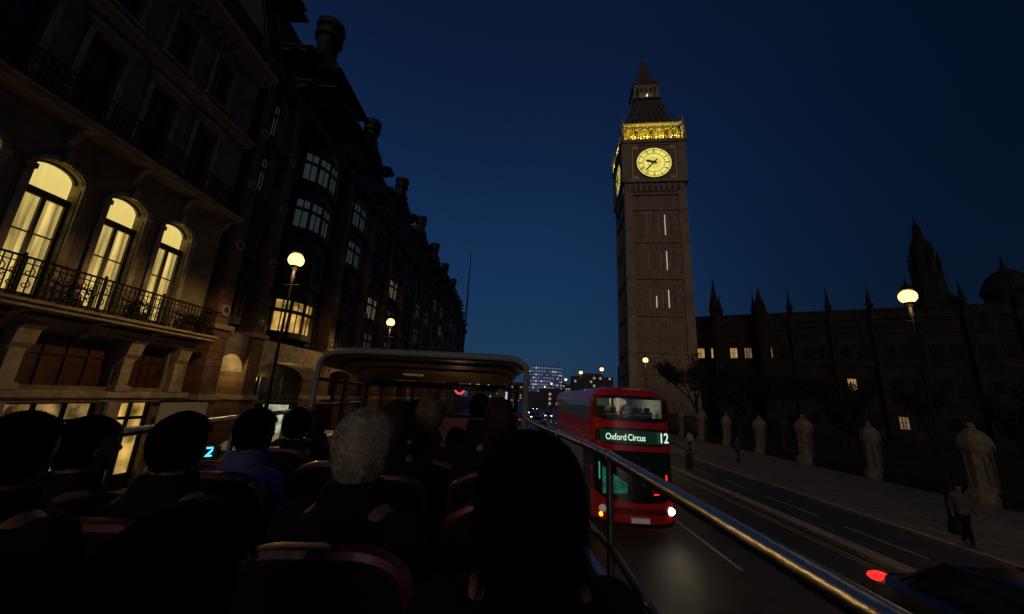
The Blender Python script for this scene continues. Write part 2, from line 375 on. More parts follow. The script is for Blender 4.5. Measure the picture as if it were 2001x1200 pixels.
fan.prism([(a,z) for a,z in ([(-HWN,8.66),(HWN,8.66)]+[(HWN*math.cos(pi*k/14),SPR+HWN*AF*math.sin(pi*k/14)) for k in range(15)])],lambda a,z:(-.02,a,z),lambda a,z:(0,a,z))
fanm=fan.mesh('fanlight',CURTT)
fr=MB()
fr.box(-.03,.05,-HWN,HWN,8.45,8.66)
for a in(-.51,.0,.51): fr.box(-.02,.05,a-.045,a+.045,5.62,8.5)
for z in (6.35,7.45): fr.box(-.015,.03,-HWN,HWN,z-.02,z+.02)
fr.box(-.02,.06,-HWN,HWN,5.6,5.85)
for k_ in range(16):
    a,b=pi*k_/16,pi*(k_+1)/16
    pts=[(-r*math.cos(t),SPR+(HWN*AF+(r-HWN))*math.sin(t)) for r,t in ((HWN-.06,a),(HWN,a),(HWN,b),(HWN-.06,b))]
    fr.prism(pts,lambda a_,z_:(-.02,a_,z_),lambda a_,z_:(.05,a_,z_))
frm=fr.mesh('window',mat('window_frame_paint',(.10,.085,.06),.5))
for c in wc:
    wn=inst('window',frm,A,(FX-.22,c,0))
    inst('curtain',curt,wn,(-.12,0,0)); inst('fanlight',fanm,wn,(-.10,0,0))
sm=MB(); sm.box(-.02,.0,-.45,.45,0,2.4,1)
for a in(-.43,0,.43): sm.box(.0,.05,a-.03,a+.03,0,2.4)
for z in(.03,1.2,2.37): sm.box(.0,.045,-.45,.45,z-.03,z+.03)
smm=sm.mesh('window',[mat('dark_sash_paint',(.08,.07,.055),.5),GLASS])
for c in wc:
    inst('window',smm,A,(FX-.25,c,11.3)); inst('window',smm,A,(FX-.25,c,15.1),scale=(1,.93,.75))
for i,(a,b) in enumerate(sh):
    m=MB(); m.box(FX-.3,FX-.25,a,b,3.55,4.95)
    for t in range(1,4): m.box(FX-.25,FX-.2,a+(b-a)*t/4-.03,a+(b-a)*t/4+.03,3.55,4.95)
    m.box(FX-.249,FX-.21,a,b,4.4,4.46)
    m.obj('panel',WOODR,A)
    m=MB(); m.box(FX-.33,FX-.28,a,b,.25,3.05); m.obj('shop_window',WARMW if i==3 else (litmat('shop_lit',(1.0,.62,.22),.28,folds=2,contrast=.95,zs=1.5) if i==2 else GLASS),A)
    m=MB(); nn=3 if b-a>1.6 else 2
    for t in range(nn+1): x=a+.04+(b-a-.08)*t/nn; m.box(FX-.279,FX-.2,x-.04,x+.04,.25,3.05)
    m.box(FX-.279,FX-.18,a,b,2.5,2.6); m.box(FX-.279,FX-.17,a,b,.25,.75)
    m.obj('frame',IRON,A)
def balcony(z,x1,parent,h=1.0):
    s=MB(); s.box(FX+.002,x1,1,14.5,z-.18,z); s.box(FX+.002,x1+.08,1,14.55,z-.06,z+.02)
    y=1.5
    while y<14.4:
        s.prism([(0,z-.7),(.12,z-.6),(.3,z-.3),(x1-FX-.1,z-.2),(0,z-.2)],lambda a,zz:(FX+.003+a,y-.09,zz),lambda a,zz:(FX+.003+a,y+.09,zz)); y+=1.83
    b=s.obj('balcony',STONE,parent,bevel=.01)
    r=MB(); xx=x1-.05
    r.tube([(xx,1,z+h),(xx,14.45,z+h),(FX+.05,14.45,z+h)],.032,6); r.tube([(xx,1,z+.12),(xx,14.45,z+.12),(FX+.05,14.45,z+.12)],.02,6); r.tube([(xx,1,z+h-.15),(xx,14.45,z+h-.15)],.016,6)
    y=1.1
    while y<14.4:
        r.box(xx-.011,xx+.011,y-.011,y+.011,z+.02,z+h); y+=.14
    y=1.2
    while y<14.3:
        for cz,cr_ in((z+.33,.12),(z+.64,.14)):
            pts=[(xx+.012,y+cr_*t_/10*math.cos(t_*.75),cz+cr_*t_/10*math.sin(t_*.75)) for t_ in range(1,11)]
            r.tube(pts,.014,4)
        y+=.28
    y=1.0
    while y<14.5: r.box(xx-.025,xx+.025,y-.025,y+.025,z,z+h+.1); y+=1.83
    r.obj('railing',IRON,b)
balcony(5.6,-12.0,A); balcony(10.75,-12.15,A,.95)
def leafclump(mb,c,r,n,s):
    for i in range(n):
        d=Vector((random.gauss(0,1),random.gauss(0,1),random.gauss(0,1))).normalized()*r*random.uniform(.3,1)**.6
        p=Vector(c)+d; a=Vector((random.gauss(0,1),random.gauss(0,1),random.gauss(0,1))).normalized(); b=a.cross(Vector((0,0,1))+d*.3).normalized()
        q=s*random.uniform(.6,1.3)
        mb.add([p-a*q-b*q*.5,p+a*q*.2-b*q*.6,p+a*q,p+b*q*.6],[(0,1,2,3)])
for yy,s_ in((6.6,.28),(8.0,.26),(9.85,.34),(11.7,.3),(13.5,.25),(14.1,.32)):
    t=root('potted_plant','small dark leafy shrub in a pot on the balcony','plant',(-12.35,yy,5.62),group='shrubs on the balcony')
    MB().rev([(.1,0),(.15,.25),(.16,.27)],n=12).obj('pot',mat('terracotta',(.15,.07,.04),.8),t,smooth=True)
    m=MB(); leafclump(m,(0,0,.45),s_,200,.05); m.obj('foliage',LEAF,t)
h=root('sign_board','plain pale notice board fixed above the shop front','board',(-12.3,14.2,2.35))
MB().box(-.03,.03,-1.0,1.0,0,.75).obj('panel',WHITEP,h); MB().box(-.04,.045,-1.04,1.04,.75,.8).box(-.04,.045,-1.04,1.04,-.05,0).obj('frame',IRON,h)
z=root('neon_sign','glowing cyan letter Z sign on a dark post','sign',(-7.25,9.4,2.2))
MB().box(-.2,.2,.02,.06,-.15,.17).tube([(0,.04,-.15),(0,.04,-2.08)],.03,8).obj('back_panel',BLACK,z)
text('lettering','Z',.30,mat('cyan_neon',(.1,.6,.9),.4,emit=(.08,.65,1.0),es=1.6),z,(0,0,.02),(pi/2,0,rad(35)),off=.008)
ad=root('advertising_panel','back-lit white advertising panel in a black frame','sign',(-9.2,14.7,1.85),rad(25))
MB().box(-.5,.5,0,.12,-.1,1.4).box(-.4,.4,.02,.1,-1.73,-.1).obj('frame',IRON,ad)
MB().box(-.42,.42,-.02,-.001,0,1.3).obj('screen',litmat('advert_glow',(.85,.95,.7),.42,folds=3,axis='X',contrast=.95,zs=2.5),ad)

# ------------------------------------------------------------------ bronze office building
B=root('office_building','long bronze and red stone office block with chimneys and stepped roof','building',(0,0,0))
Y0,Y1=14.75,92
MB().box(-30,-14.0,Y0,Y1,0,19.4).obj('wall',BRONZE,B)
piers=[15.35,17.7,24.85]; yy=24.85
while yy<Y1-5: yy+=4.85; piers.append(yy)
def pier_mesh():
    m=MB()
    zs=[0,3.2,3.3,6.1,6.2,9.6,13,16.2,19.2]; hw=[.50,.48,.42,.40,.37,.34,.30,.26,.22]; pr=[.75,.72,.66,.64,.55,.48,.4,.32,.22]
    vs=[];fs=[]
    for z_,h_,p_ in zip(zs,hw,pr):
        vs+=[(-1.2,-h_,z_),(p_,-h_,z_),(p_,h_,z_),(-1.2,h_,z_)]
    for i in range(len(zs)-1):
        for k_ in range(4): a=i*4; fs.append((a+k_,a+(k_+1)%4,a+4+(k_+1)%4,a+4+k_))
    fs.append((len(vs)-4,len(vs)-3,len(vs)-2,len(vs)-1))
    m.add(vs,fs)
    for z_,p_ in((3.15,.76),(6.05,.7)): m.box(-1.2,p_+.06,-.54,.54,z_,z_+.22,1)
    for z_,p_ in ((6.9,.60),(9.9,.54),(12.9,.47),(15.8,.40)):
        m.tube([(p_-.1,0,z_),(p_+.03,0,z_)],.25,16,1); m.tube([(p_+.03,0,z_),(p_+.05,0,z_)],.11,12,2)
    return m.mesh('pier',[REDST,STONE,BLACK],False)
pmesh=pier_mesh()
for y_ in piers: inst('pier',pmesh,B,(-13.2,y_,0))
def winunit(w):
    big=w>6; h=1.75 if big else w/2-.45; fr=MB(); g=MB(); bo=.75 if big else .42
    pl=[(-.25,-h),(bo*.55,-h*.68),(bo,-h*.25),(bo,h*.25),(bo*.55,h*.68),(-.25,h)]
    def strip(z0,z1,off,mb):
        for i in range(len(pl)-1):
            (x0,a0),(x1,a1)=pl[i],pl[i+1]
            mb.quad((x0+off,a0,z0),(x1+off,a1,z0),(x1+off,a1,z1),(x0+off,a0,z1))
    for z0,z1,o in((0,.34,.12),(1.42,1.62,.06),(2.12,2.5,.08),(2.5,3.15,-.12)): 
        strip(z0,z1,o,fr)
        for zz in(z0,z1):
            vs=[(x+o,a,zz) for x,a in pl]+[(-.6,h,zz),(-.6,-h,zz)]; fr.add(vs,[tuple(range(len(vs)))])
    for x,a in pl: fr.box(x-.06,x+.06,a-.08,a+.08,.2,2.3)
    for i in range(len(pl)-1):
        x=(pl[i][0]+pl[i+1][0])/2; a=(pl[i][1]+pl[i+1][1])/2; fr.box(x-.02,x+.03,a-.025,a+.025,.2,2.3)
    for s_ in(-1,1):
        if big: fr.box(-.55,-.05,s_*2.6-.06,s_*2.6+.06,0,3.1); fr.box(-.55,-.2,min(s_*h,s_*3.0),max(s_*h,s_*3.0),-.1,.5)
    strip(.34,1.42,-.03,g); strip(1.62,2.12,-.03,g)
    return fr,g
cache={}
random.seed(11)
for i in range(len(piers)-1):
    wd=piers[i+1]-piers[i]
    key=round(wd,2)
    if key not in cache:
        f,g=winunit(wd); cache[key]=(f.mesh('window',BRONZEF),{n:g.mesh('glass',m) for n,m in (('d',GLASS),('s',SKYGL),('w',WARMW),('i',DIMW))})
    fm,gs=cache[key]
    yc=(piers[i]+piers[i+1])/2
    for fl in range(4):
        zb=6.5+fl*3.15
        wn=inst('window',fm,B,(-13.45,yc+(.35 if i==1 else 0),zb))
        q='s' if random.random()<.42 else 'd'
        if i==1 and fl==0: q='w'
        elif i>2 and random.random()<.07: q='w' if random.random()<.4 else 'i'
        elif i==1: q='s' if fl>1 else 'd'
        elif i==0: q='s' if fl>1 else 'd'
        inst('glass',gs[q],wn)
    m=MB(); n=12; r=wd/2-.42
    if r>.5:
        for k_ in range(n):
            a,b=pi*k_/n,pi*(k_+1)/n
            p=lambda t,rr,x:(x,yc-rr*math.cos(t),4.4+.75*math.sin(t)*(rr/r))
            m.quad(p(a,r,-12.75),p(b,r,-12.75),p(b,r,-13.99),p(a,r,-13.99)); m.quad(p(a,r,-12.75),p(a,r+.3,-12.75),p(b,r+.3,-12.75),p(b,r,-12.75))
            m.quad(p(a,r+.3,-12.75),(-12.75,p(a,r,0)[1],6.1),(-12.75,p(b,r,0)[1],6.1),p(b,r+.3,-12.75))
        m.obj('arch',STONE,B)
    hw_=wd/2-.6
    m=MB(); m.box(-13.98,-13.93,yc-hw_,yc+hw_,.3,4.3); m.obj('entrance_glass',GLASS,B)
    m=MB()
    for t in range(4): a=yc-hw_+2*hw_*t/3; m.box(-13.92,-13.85,a-.05,a+.05,.12,4.5)
    m.box(-13.92,-13.84,yc-hw_,yc+hw_,2.9,3.05); m.obj('entrance_frame',BRONZEF,B)
rf=MB(); prof=[(-13.0,19.2),(-12.75,19.3),(-12.7,19.6),(-13.4,20.4),(-13.8,22.0),(-14.3,23.8),(-14.9,25.4),(-15.6,26.5),(-17,27.3),(-22,27.5),(-29,24)]
for i in range(len(prof)-1):
    (x0,z0),(x1,z1)=prof[i],prof[i+1]; rf.quad((x0,Y0,z0),(x0,Y1,z0),(x1,Y1,z1),(x1,Y0,z1))
for q in(Y0,Y1): rf.add([(x,q,z_) for x,z_ in prof]+[(-29,q,19.2)],[tuple(range(len(prof)+1))])
y_=Y0+.2
while y_<Y1:
    for i in range(3,8):
        (x0,z0),(x1,z1)=prof[i],prof[i+1]; rf.tube([(x0,y_,z0+.02),(x1,y_,z1+.02)],.07,5)
    y_+=1.2
rf.obj('roof',BRONZE,B)
dm=MB(); dm.prism([(-.1,0),(.9,.1),(1.3,.5),(.55,.75),(-.2,1.5),(-1.2,1.5)],lambda x,z_:(x,-.55,z_),lambda x,z_:(x,.55,z_)); dm.box(-.6,1.5,-.7,.7,.42,.55)
dmm=dm.mesh('dormer',BRONZE)
for i,y_ in enumerate(piers[1:]): 
    inst('dormer',dmm,B,(-13.75,y_,20.2)); inst('dormer',dmm,B,(-14.25,y_+.2,23.1),scale=(.9,.8,.8))
    inst('dormer',dmm,B,(-15.0,y_-1.1,25.5),scale=(.9,.9,.9))
for i in range(len(piers)-1):
    inst('dormer',dmm,B,(-14.0,(piers[i]+piers[i+1])/2,21.6),scale=(.8,.8,.8)); inst('dormer',dmm,B,(-14.5,(piers[i]+piers[i+1])/2-.4,24.4),scale=(.9,1.2,.7))
cm=MB(); cm.rev([(2.35,22.0),(2.3,23.6),(2.05,25.0),(1.6,26.0),(.95,26.7),(.72,27.2),(.70,28.9),(.92,29.0),(.92,29.25),(.78,29.35),(.78,29.7),(.95,29.85),(.95,30.3),(.7,30.4)],0,0,20)
for k_ in range(10):
    an=2*pi*k_/10; cm.tube([(2.4*math.cos(an),2.4*math.sin(an),22.5),(2.1*math.cos(an),2.1*math.sin(an),25.0),(1.65*math.cos(an),1.65*math.sin(an),26.0),(.75*math.cos(an),.75*math.sin(an),27.3)],.07,5)
cm.box(-.2,2.9,-2.6,2.6,22.6,22.75); cm.box(-.2,2.7,-2.3,2.3,24.3,24.42)
inst('chimney',cm.mesh('chimney',BRONZE,True),B,(-14.6,21.1,-.9))
cm=MB(); cm.rev([(1.5,24),(1.4,25.2),(.9,26.3),(.62,27.0),(.60,28.0),(.78,28.1),(.78,28.35),(.66,28.45),(.66,28.7),(.80,28.8),(.80,29.2),(.6,29.3)],0,0,16)
cmm=cm.mesh('chimney',BRONZE,True)
y_=30.6
while y_<Y1-3:
    inst('chimney',cmm,B,(-15.1,y_,.1)); y_+=9.75
light('arch_light',(-13.2,21.2,4.2),26,(1.0,.72,.30),.1,B)
light('arch_light',(-13.2,16.5,4.5),16,(1.0,.72,.30),.1,B)
fp=root('flagpole','thin bare flagpole on a rooftop','flagpole',(-13.5,92.5,0))
MB().tube([(0,0,0),(0,0,28),(0,0,41)],[.25,.2,.1],10).obj('pole',IRON,fp); MB().rev([(.02,40.9),(.2,41.1),(.02,41.3)],n=10).obj('finial',GOLD,fp)

# ------------------------------------------------------------------ clock tower
T=root('clock_tower','tall gothic limestone clock tower with glowing yellow dials','tower',(26.9,72.2,0),rad(-7))
H=5.6
b=MB(); b.sq([(H+.8,0),(H+.8,3.2),(H+.35,3.8),(H+.25,9),(H,9.4),(H,45.0)]); b.obj('shaft',TOWERW,T)
def rotadd(mb,o,R):
    for i in range(o,len(mb.v)): mb.v[i]=tuple(R@Vector(mb.v[i]))
zl=[9.4,13.2,20.0,27.2,34.6,41.6,45.0]
for s_ in range(4):
    b=MB(); R=Matrix.Rotation(s_*pi/2,3,'Z')
    bx=lambda x0,x1,y0,y1,z0,z1:b.box(x0,x1,y0,y1,z0,z1)
    bx(-H-.35,-H+1.2,-H-.35,-H+.0-.002,0,45.6)
    bx(H-1.2,H+.347,-H-.352,-H-.002,0,45.6)
    n=8; a0=-H+1.2; a1=H-1.2
    for k_ in range(1,n):
        x=a0+(a1-a0)*k_/n; big=k_ in(3,5)
        bx(x-(.16 if big else .09),x+(.16 if big else .09),-H-(.22 if big else .12),-H-.003,9.45,44.6)
    for z_ in zl: bx(-H-.38,H+.38,-H-.38,-H-.004,z_-.14,z_+.14)
    for z_ in zl[1:-1]:
        for k_ in range(n):
            x=a0+(a1-a0)*(k_+.5)/n; bx(x-.36,x+.36,-H-.09,-H-.005,z_-1.1,z_-.22)
            bx(x-.05,x+.05,-H-.10,-H-.006,z_+.3,z_+1.3)
    rotadd(b,0,R); b.obj('buttress',TRIM,T)
slit=MB(); slit.box(-.17,.17,-.03,.0,0,4.4)
sd=slit.mesh('window',BLACK); sl=slit.mesh('window',mat('slit_glow',(1,.9,.6),.5,var=0,emit=(1.0,.84,.48),es=.5)); sf=slit.mesh('window',mat('faint_slit_glow',(.1,.09,.06),.5,var=0,emit=(1.0,.80,.45),es=.018))
a0=-H+1.2; a1=H-1.2
for zi,z_ in enumerate((14.6,21.6,29.0,36.2)):
    if zi==0: continue
    for k_ in range(1,7):
        x=a0+(a1-a0)*(k_+.5)/8
        lit=(k_==5) or (k_==3 and zi==1); fn=k_ in(2,4) 
        inst('window',sl if lit else (sf if fn else sd),T,(x,-H-.02,z_),scale=(.42 if lit else .6,1,(.9,.78,.86,1.0)[zi] if not(k_==3 and lit) else .5))
    for k_ in (2,3,4,5):
        inst('window',sd,T,(-H-.02,a0+(a1-a0)*(k_+.5)/8,z_),rot=(0,0,-pi/2))
C=6.1
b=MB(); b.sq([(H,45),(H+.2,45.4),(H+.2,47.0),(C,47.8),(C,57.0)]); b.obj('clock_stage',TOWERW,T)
for s_ in range(4):
    R=Matrix.Rotation(s_*pi/2,3,'Z'); b=MB(); d=MB()
    bx=lambda x0,x1,y0,y1,z0,z1,mb:mb.box(x0,x1,y0,y1,z0,z1)
    for k_ in range(9):
        x=-4.4+1.1*k_; bx(x-.3,x+.3,-H-.28,-H-.21,45.6,46.8,d)
    for k_ in range(10):
        x=-4.95+1.1*k_; bx(x-.2,x+.2,-H-.55,-H-.19,45.5,47.3,b)
    bx(-C-.3,C+.3,-C-.3,-C-.003,47.5,47.9,b)
    bx(-C-.2,-4.6,-C-.25,-C-.004,47.9,56.6,b); bx(4.6,C+.197,-C-.252,-C-.005,47.9,56.6,b)
    bx(-C-.45,C+.45,-C-.45,-C-.006,56.6,57.1,b)
    for z_ in (47.92,56.15): bx(-4.59,4.59,-C-.2,-C-.007,z_,z_+.35,b)
    for xx in(-5.35,5.35):
        for zz in range(6): bx(xx-.4,xx+.4,-C-.29,-C-.251,48.6+zz*1.3,49.4+zz*1.3,b)
    rotadd(b,0,R); rotadd(d,0,R); b.obj('moulding',TRIM,T); d.obj('arcade_opening',BLACK,T)
def clockface(rotz,loc):
    f=MB(); f.tube([(0,0,0),(0,-.06,0)],3.46,64); fo=f.obj('clock_face',DIAL,T,loc=loc); fo.rotation_euler=(0,0,rotz)
    r=MB()
    def ring(r0,r1,y0,y1,n=64):
        for k_ in range(n):
            a,b_=2*pi*k_/n,2*pi*(k_+1)/n
            r.prism([(r0*math.cos(a),r0*math.sin(a)),(r1*math.cos(a),r1*math.sin(a)),(r1*math.cos(b_),r1*math.sin(b_)),(r0*math.cos(b_),r0*math.sin(b_))],lambda x,z_:(x,y0,z_),lambda x,z_:(x,y1,z_))
    ring(3.42,3.66,.0,-.16); ring(2.97,3.05,-.06,-.10); ring(2.08,2.18,-.06,-.10); ring(1.15,1.19,-.06,-.09,40); ring(.35,.42,-.06,-.09,24)
    for k_ in range(60):
        a=2*pi*k_/60; l=.07 if k_%5==0 else .035
        ca,sa=math.cos(a),math.sin(a)
        r.prism([(3.02,-l),(3.44,-l),(3.44,l),(3.02,l)],lambda x,z_:(x*ca-z_*sa,-.06,x*sa+z_*ca),lambda x,z_:(x*ca-z_*sa,-.09,x*sa+z_*ca))
    for k_ in range(24):
        a=2*pi*(k_+.5)/24; ca,sa=math.cos(a),math.sin(a)
        r.prism([(.4,-.022),(2.1,-.022),(2.1,.022),(.4,.022)],lambda x,z_:(x*ca-z_*sa,-.06,x*sa+z_*ca),lambda x,z_:(x*ca-z_*sa,-.08,x*sa+z_*ca))
    for k_ in range(12):
        a=2*pi*(k_+.5)/12; ca,sa=math.cos(a),math.sin(a)
        r.prism([(2.14,-.025),(3.0,-.025),(3.0,.025),(2.14,.025)],lambda x,z_:(x*ca-z_*sa,-.06,x*sa+z_*ca),lambda x,z_:(x*ca-z_*sa,-.085,x*sa+z_*ca))
    r.obj('dial_ring',BLACK,fo)
    for i,nm in enumerate(['XII','I','II','III','IV','V','VI','VII','VIII','IX','X','XI']):
        a=-2*pi*i/12; rr=2.57
        o=text('numeral',nm,.88,BLACK,fo,(rr*math.sin(-a),-.08,rr*math.cos(a)),(0,0,0),.01,.62,.03)
        o.rotation_euler=(Matrix.Rotation(-a,3,'Y')@Matrix.Rotation(pi/2,3,'X')).to_euler()
    def hand(ang,L,w0,w1,y,back):
        ca,sa=math.sin(ang),math.cos(ang)
        return MB().prism([(-back,-w0*.8),(0,-w0),(L*.7,-w1),(L,0),(L*.7,w1),(0,w0),(-back,w0*.8)],lambda l,t:(l*ca+t*sa,y,l*sa-t*ca),lambda l,t:(l*ca+t*sa,y-.06,l*sa-t*ca))
    hand(2*pi*(9+37/60)/12,1.9,.20,.26,-.14,.6).obj('hour_hand',BLACK,fo)
    hand(2*pi*37/60,2.95,.15,.11,-.24,.9).obj('minute_hand',BLACK,fo)
    g=MB()
    for sx_ in(-1,1):
        for sz in(-1,1): g.tube([(sx_*3.55,-.02,sz*3.55),(sx_*3.55,-.14,sz*3.55)],.5,12)
    for t in (-4.25,4.25):
        g.box(t-.12,t+.12,-.16,-.0,-4.1,4.1); g.box(-4.1,4.1,-.165,-.0,t-.12,t+.12)
    g.obj('gilded_frame',GOLD,fo)
clockface(0,(0,-C-.02,52.0)); clockface(-pi/2,(-C-.02,0,52.0))
Bh=5.4
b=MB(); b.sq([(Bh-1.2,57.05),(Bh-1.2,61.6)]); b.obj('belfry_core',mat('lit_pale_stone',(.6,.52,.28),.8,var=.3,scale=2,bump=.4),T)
b=MB(); b.sq([(C+.5,57.1),(C+.5,57.35),(Bh+.9,57.36)]); b.sq([(Bh+.25,61.3),(Bh+.55,61.6),(Bh+.55,61.9)])
for s_ in range(4):
    R=Matrix.Rotation(s_*pi/2,3,'Z')
    o=len(b.v)
    for k_ in range(8):
        x=-Bh+.15+(2*Bh-.3)*k_/7
        if k_<7: b.box(x-.2,x+.2,-Bh-.2,-Bh+.2,57.35,60.4)
        if k_<7:
            x2=-Bh+.15+(2*Bh-.3)*(k_+1)/7; m_=(x+x2)/2; r_=(x2-x)/2-.1
            for j in range(6):
                a,b2=pi*j/6,pi*(j+1)/6
                b.prism([(m_-r_*math.cos(a),59.9+r_*1.1*math.sin(a)),(m_-r_*math.cos(b2),59.9+r_*1.1*math.sin(b2)),(m_-r_*math.cos(b2),61.3),(m_-r_*math.cos(a),61.3)],lambda x_,z_:(x_,-Bh-.15,z_),lambda x_,z_:(x_,-Bh+.15,z_))
    for k_ in range(22):
        x=-C-.4+(2*C+.8)*k_/21; b.box(x-.1,x+.1,-C-.5,-C-.38,57.35,58.0)
    b.box(-C-.5,C+.5,-C-.52,-C-.36,58.0,58.12)
    rotadd(b,o,R)
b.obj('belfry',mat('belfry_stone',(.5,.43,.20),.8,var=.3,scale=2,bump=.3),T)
for sx_ in(-1,1):
    for sy in(-1,1):
        MB().rev([(.5,57.3),(.5,60.0),(.62,60.2),(.3,61.2),(.1,63.0),(.02,63.2)],sx_*(C+.05),sy*(C+.05),8).obj('pinnacle',TRIM,T)
for k_ in range(4):
    x=-4.1+8.2*k_/3; light('belfry_flood',(x,-Bh-.75,57.7),190,(1.0,.82,.14),.15,T)
for k_ in range(2): light('belfry_flood',(-Bh-.75,-3+6*k_,57.7),190,(1.0,.82,.14),.15,T)
b=MB(); b.sq([(Bh+.3,61.9),(4.6,63.4),(3.8,66.0),(3.1,69.0),(2.6,70.6),(2.95,70.8),(2.95,71.1)])
for s_ in range(4):
    R=Matrix.Rotation(s_*pi/2,3,'Z'); o=len(b.v)
    for row,(z_,y_,hw) in enumerate(((63.2,4.7,2.9),(65.6,4.0,2.0))):
        for k_ in range(3):
            x=-hw+hw*k_; b.prism([(x-.35,z_),(x+.35,z_),(x+.35,z_+.7),(x,z_+1.3),(x-.35,z_+.7)],lambda a,zz:(a,-y_-.15,zz),lambda a,zz:(a,-y_+.8,zz))
    for k_ in range(9):
        b.tube([(-Bh+Bh*2*k_/8*1.0,-Bh-.25,61.95),((-3.0+6.0*k_/8),-3.12,69.0)],.06,4)
    rotadd(b,o,R)
b.obj('roof',SLATE,T)
b=MB(); LN=2.45; b.sq([(1.4,71.1),(1.4,74.8)])
for s_ in range(4):
    R=Matrix.Rotation(s_*pi/2,3,'Z'); o=len(b.v)
    for k_ in range(5):
        x=-LN+2*LN*k_/5; b.box(x-.15,x+.15,-LN-.14,-LN+.14,71.1,74.6)
        b.prism([(x,73.7),(x+.45,74.35),(x-.45,74.35)],lambda a,zz:(a,-LN-.1,zz),lambda a,zz:(a,-LN+.1,zz))
    b.box(-LN-.2,LN+.2,-LN-.22,-LN+.1,74.3,74.8)
    for k_ in range(11): x=-2.85+5.7*k_/10; b.box(x-.06,x+.06,-2.93,-2.85,71.1,71.9)
    rotadd(b,o,R)
b.obj('lantern',mat('lantern_stone',(.32,.28,.18),.7,var=.3,scale=2),T)
for x,y_ in((-1.2,-1.95),(1.3,-1.95),(-1.95,0)): light('lantern_light',(x,y_,71.9),10,(1.0,.82,.35),.12,T)
MB().ell((.3,-2.1,72.4),(.24,.24,.24),12,8).obj('lamp',mat('lantern_bulb',(1,.95,.7),.4,var=0,emit=(1,.9,.5),es=3),T)
b=MB(); b.sq([(2.85,74.8),(2.95,75.1),(2.1,76.4),(1.4,78.4),(.85,81),(.38,83.6),(.14,85.2)]); b.tube([(0,0,85),(0,0,88.4)],[.12,.03],6); b.ell((0,0,85.6),(.3,.3,.35),10,6)
for sx_ in(-1,1):
    for sy in (-1,1): b.tube([(sx_*2.7,sy*2.7,74.8),(sx_*2.7,sy*2.7,77.0)],[.16,.03],6)
b.obj('spire',SLATE,T)

# ------------------------------------------------------------------ palace
PA=root('palace','long dark gothic palace with pinnacled parapet and a few lit windows','palace',(35.0,74,0),math.atan2(-26,54))
L=78; 
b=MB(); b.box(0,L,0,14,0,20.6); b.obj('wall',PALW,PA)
b=MB(); b.box(-.2,L,-.35,-.003,20.0,20.4); b.box(-.2,L,-.25,.1,20.4,21.3)
for k_ in range(int(L/.9)): b.box(k_*.9,k_*.9+.5,-.24,.09,21.3,21.75)
for z_ in(6.2,12.0,17.6): b.box(0,L,-.22,-.004,z_,z_+.3)
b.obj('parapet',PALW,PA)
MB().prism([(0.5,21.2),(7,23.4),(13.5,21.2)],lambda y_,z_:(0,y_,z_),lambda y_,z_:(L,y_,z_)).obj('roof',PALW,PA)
bt=MB(); bt.box(-.45,.45,-.9,-.001,0,12); bt.box(-.38,.38,-.7,-.002,12,20.5); bt.rev([(.42,20.5),(.42,22.4),(.6,22.6),(.36,23.0),(.16,24.6),(.05,25.6),(.13,25.7),(.02,26.0)],0,-.35,8)
btm=bt.mesh('buttress',PALW)
pw=MB()
for x in(-.95,-.32,.32,.95): pw.box(x-.05,x+.05,-.07,0,0,3.2)
for z_ in(.0,1.6,3.1): pw.box(-1,1,-.06,-.01,z_,z_+.1)
for s_ in (-1,1): pw.box(s_*1.15-.12,s_*1.15+.12,-.13,-.004,-.1,3.4)
pw.box(-1.27,1.27,-.135,-.004,3.25,3.5)
pwm=pw.mesh('window',PALW); g=MB(); g.quad((-.95,-.02,0),(.95,-.02,0),(.95,-.02,3.2),(-.95,-.02,3.2))
gd=g.mesh('glass',PGLASS); gw=g.mesh('glass',WARMX); gi=g.mesh('glass',DIMX)
nb=14; sp=L/nb
for i in range(nb+1): inst('buttress',btm,PA,(i*sp,0,0))
litset={(0,2,0):'w',(0,2,1):'w',(1,2,0):'w',(1,2,1):'i',(2,2,0):'i',(4,1,0):'w',(5,0,0):'i',(10,0,1):'w'}
for i in range(nb):
    for fl,z_ in enumerate((2.2,8.0,13.4)):
        for q,ox in enumerate((sp*.3,sp*.72)):
            wn=inst('window',pwm,PA,(i*sp+ox,0,z_),scale=(.62,1,.62))
            lt=litset.get((i,fl,q)) 
            inst('glass',(gw if lt=='w' else gi) if lt else gd,wn)
def gothic_tower(name,label,x,y_,prof,n=8,pin=None):
    t=root(name,label,'tower',(x,y_,0)); m=MB(); m.rev(prof,0,0,n,pi/8); m.obj('shaft',PALW,t)
    if pin:
        r,z_,h_=pin
        for k_ in range(8):
            a=2*pi*k_/8+pi/8
            MB().rev([(.25,z_-3),(.25,z_+h_*.3),(.35,z_+h_*.35),(.04,z_+h_)],r*math.cos(a),r*math.sin(a),6).obj('pinnacle',PALW,t)
    return t
gothic_tower('octagonal_tower','dark octagonal gothic tower with tiered domed crown',92,80,[(5.0,0),(5.0,27),(3.9,29.5),(2.9,31),(2.6,35),(2.1,36.5),(1.9,40.5),(2.2,41),(1.8,43),(1.2,44.2),(.85,44.6),(.85,46.6),(.6,47.6),(.25,48.6),(.05,50.5)],8,(2.4,36.5,4.2))
gothic_tower('domed_tower','dark tower with a small ribbed dome and spike',92.5,67.5,[(3.4,0),(3.4,27.6),(3.8,28),(3.3,29.4),(2.6,30.8),(1.6,31.9),(.5,32.6),(.28,33.2),(.05,35.8)],12)
gothic_tower('stair_turret','slender dark stair turret with pointed cap',37.3,68.5,[(.85,0),(.85,21.5),(1.05,22),(.75,23.6),(.3,26),(.05,28.5)])
gothic_tower('stair_turret','slender dark stair turret with pointed cap',44.5,66.5,[(1.0,0),(1.0,20.5),(1.2,21),(.9,22.8),(.4,24.5),(.05,26.2)])

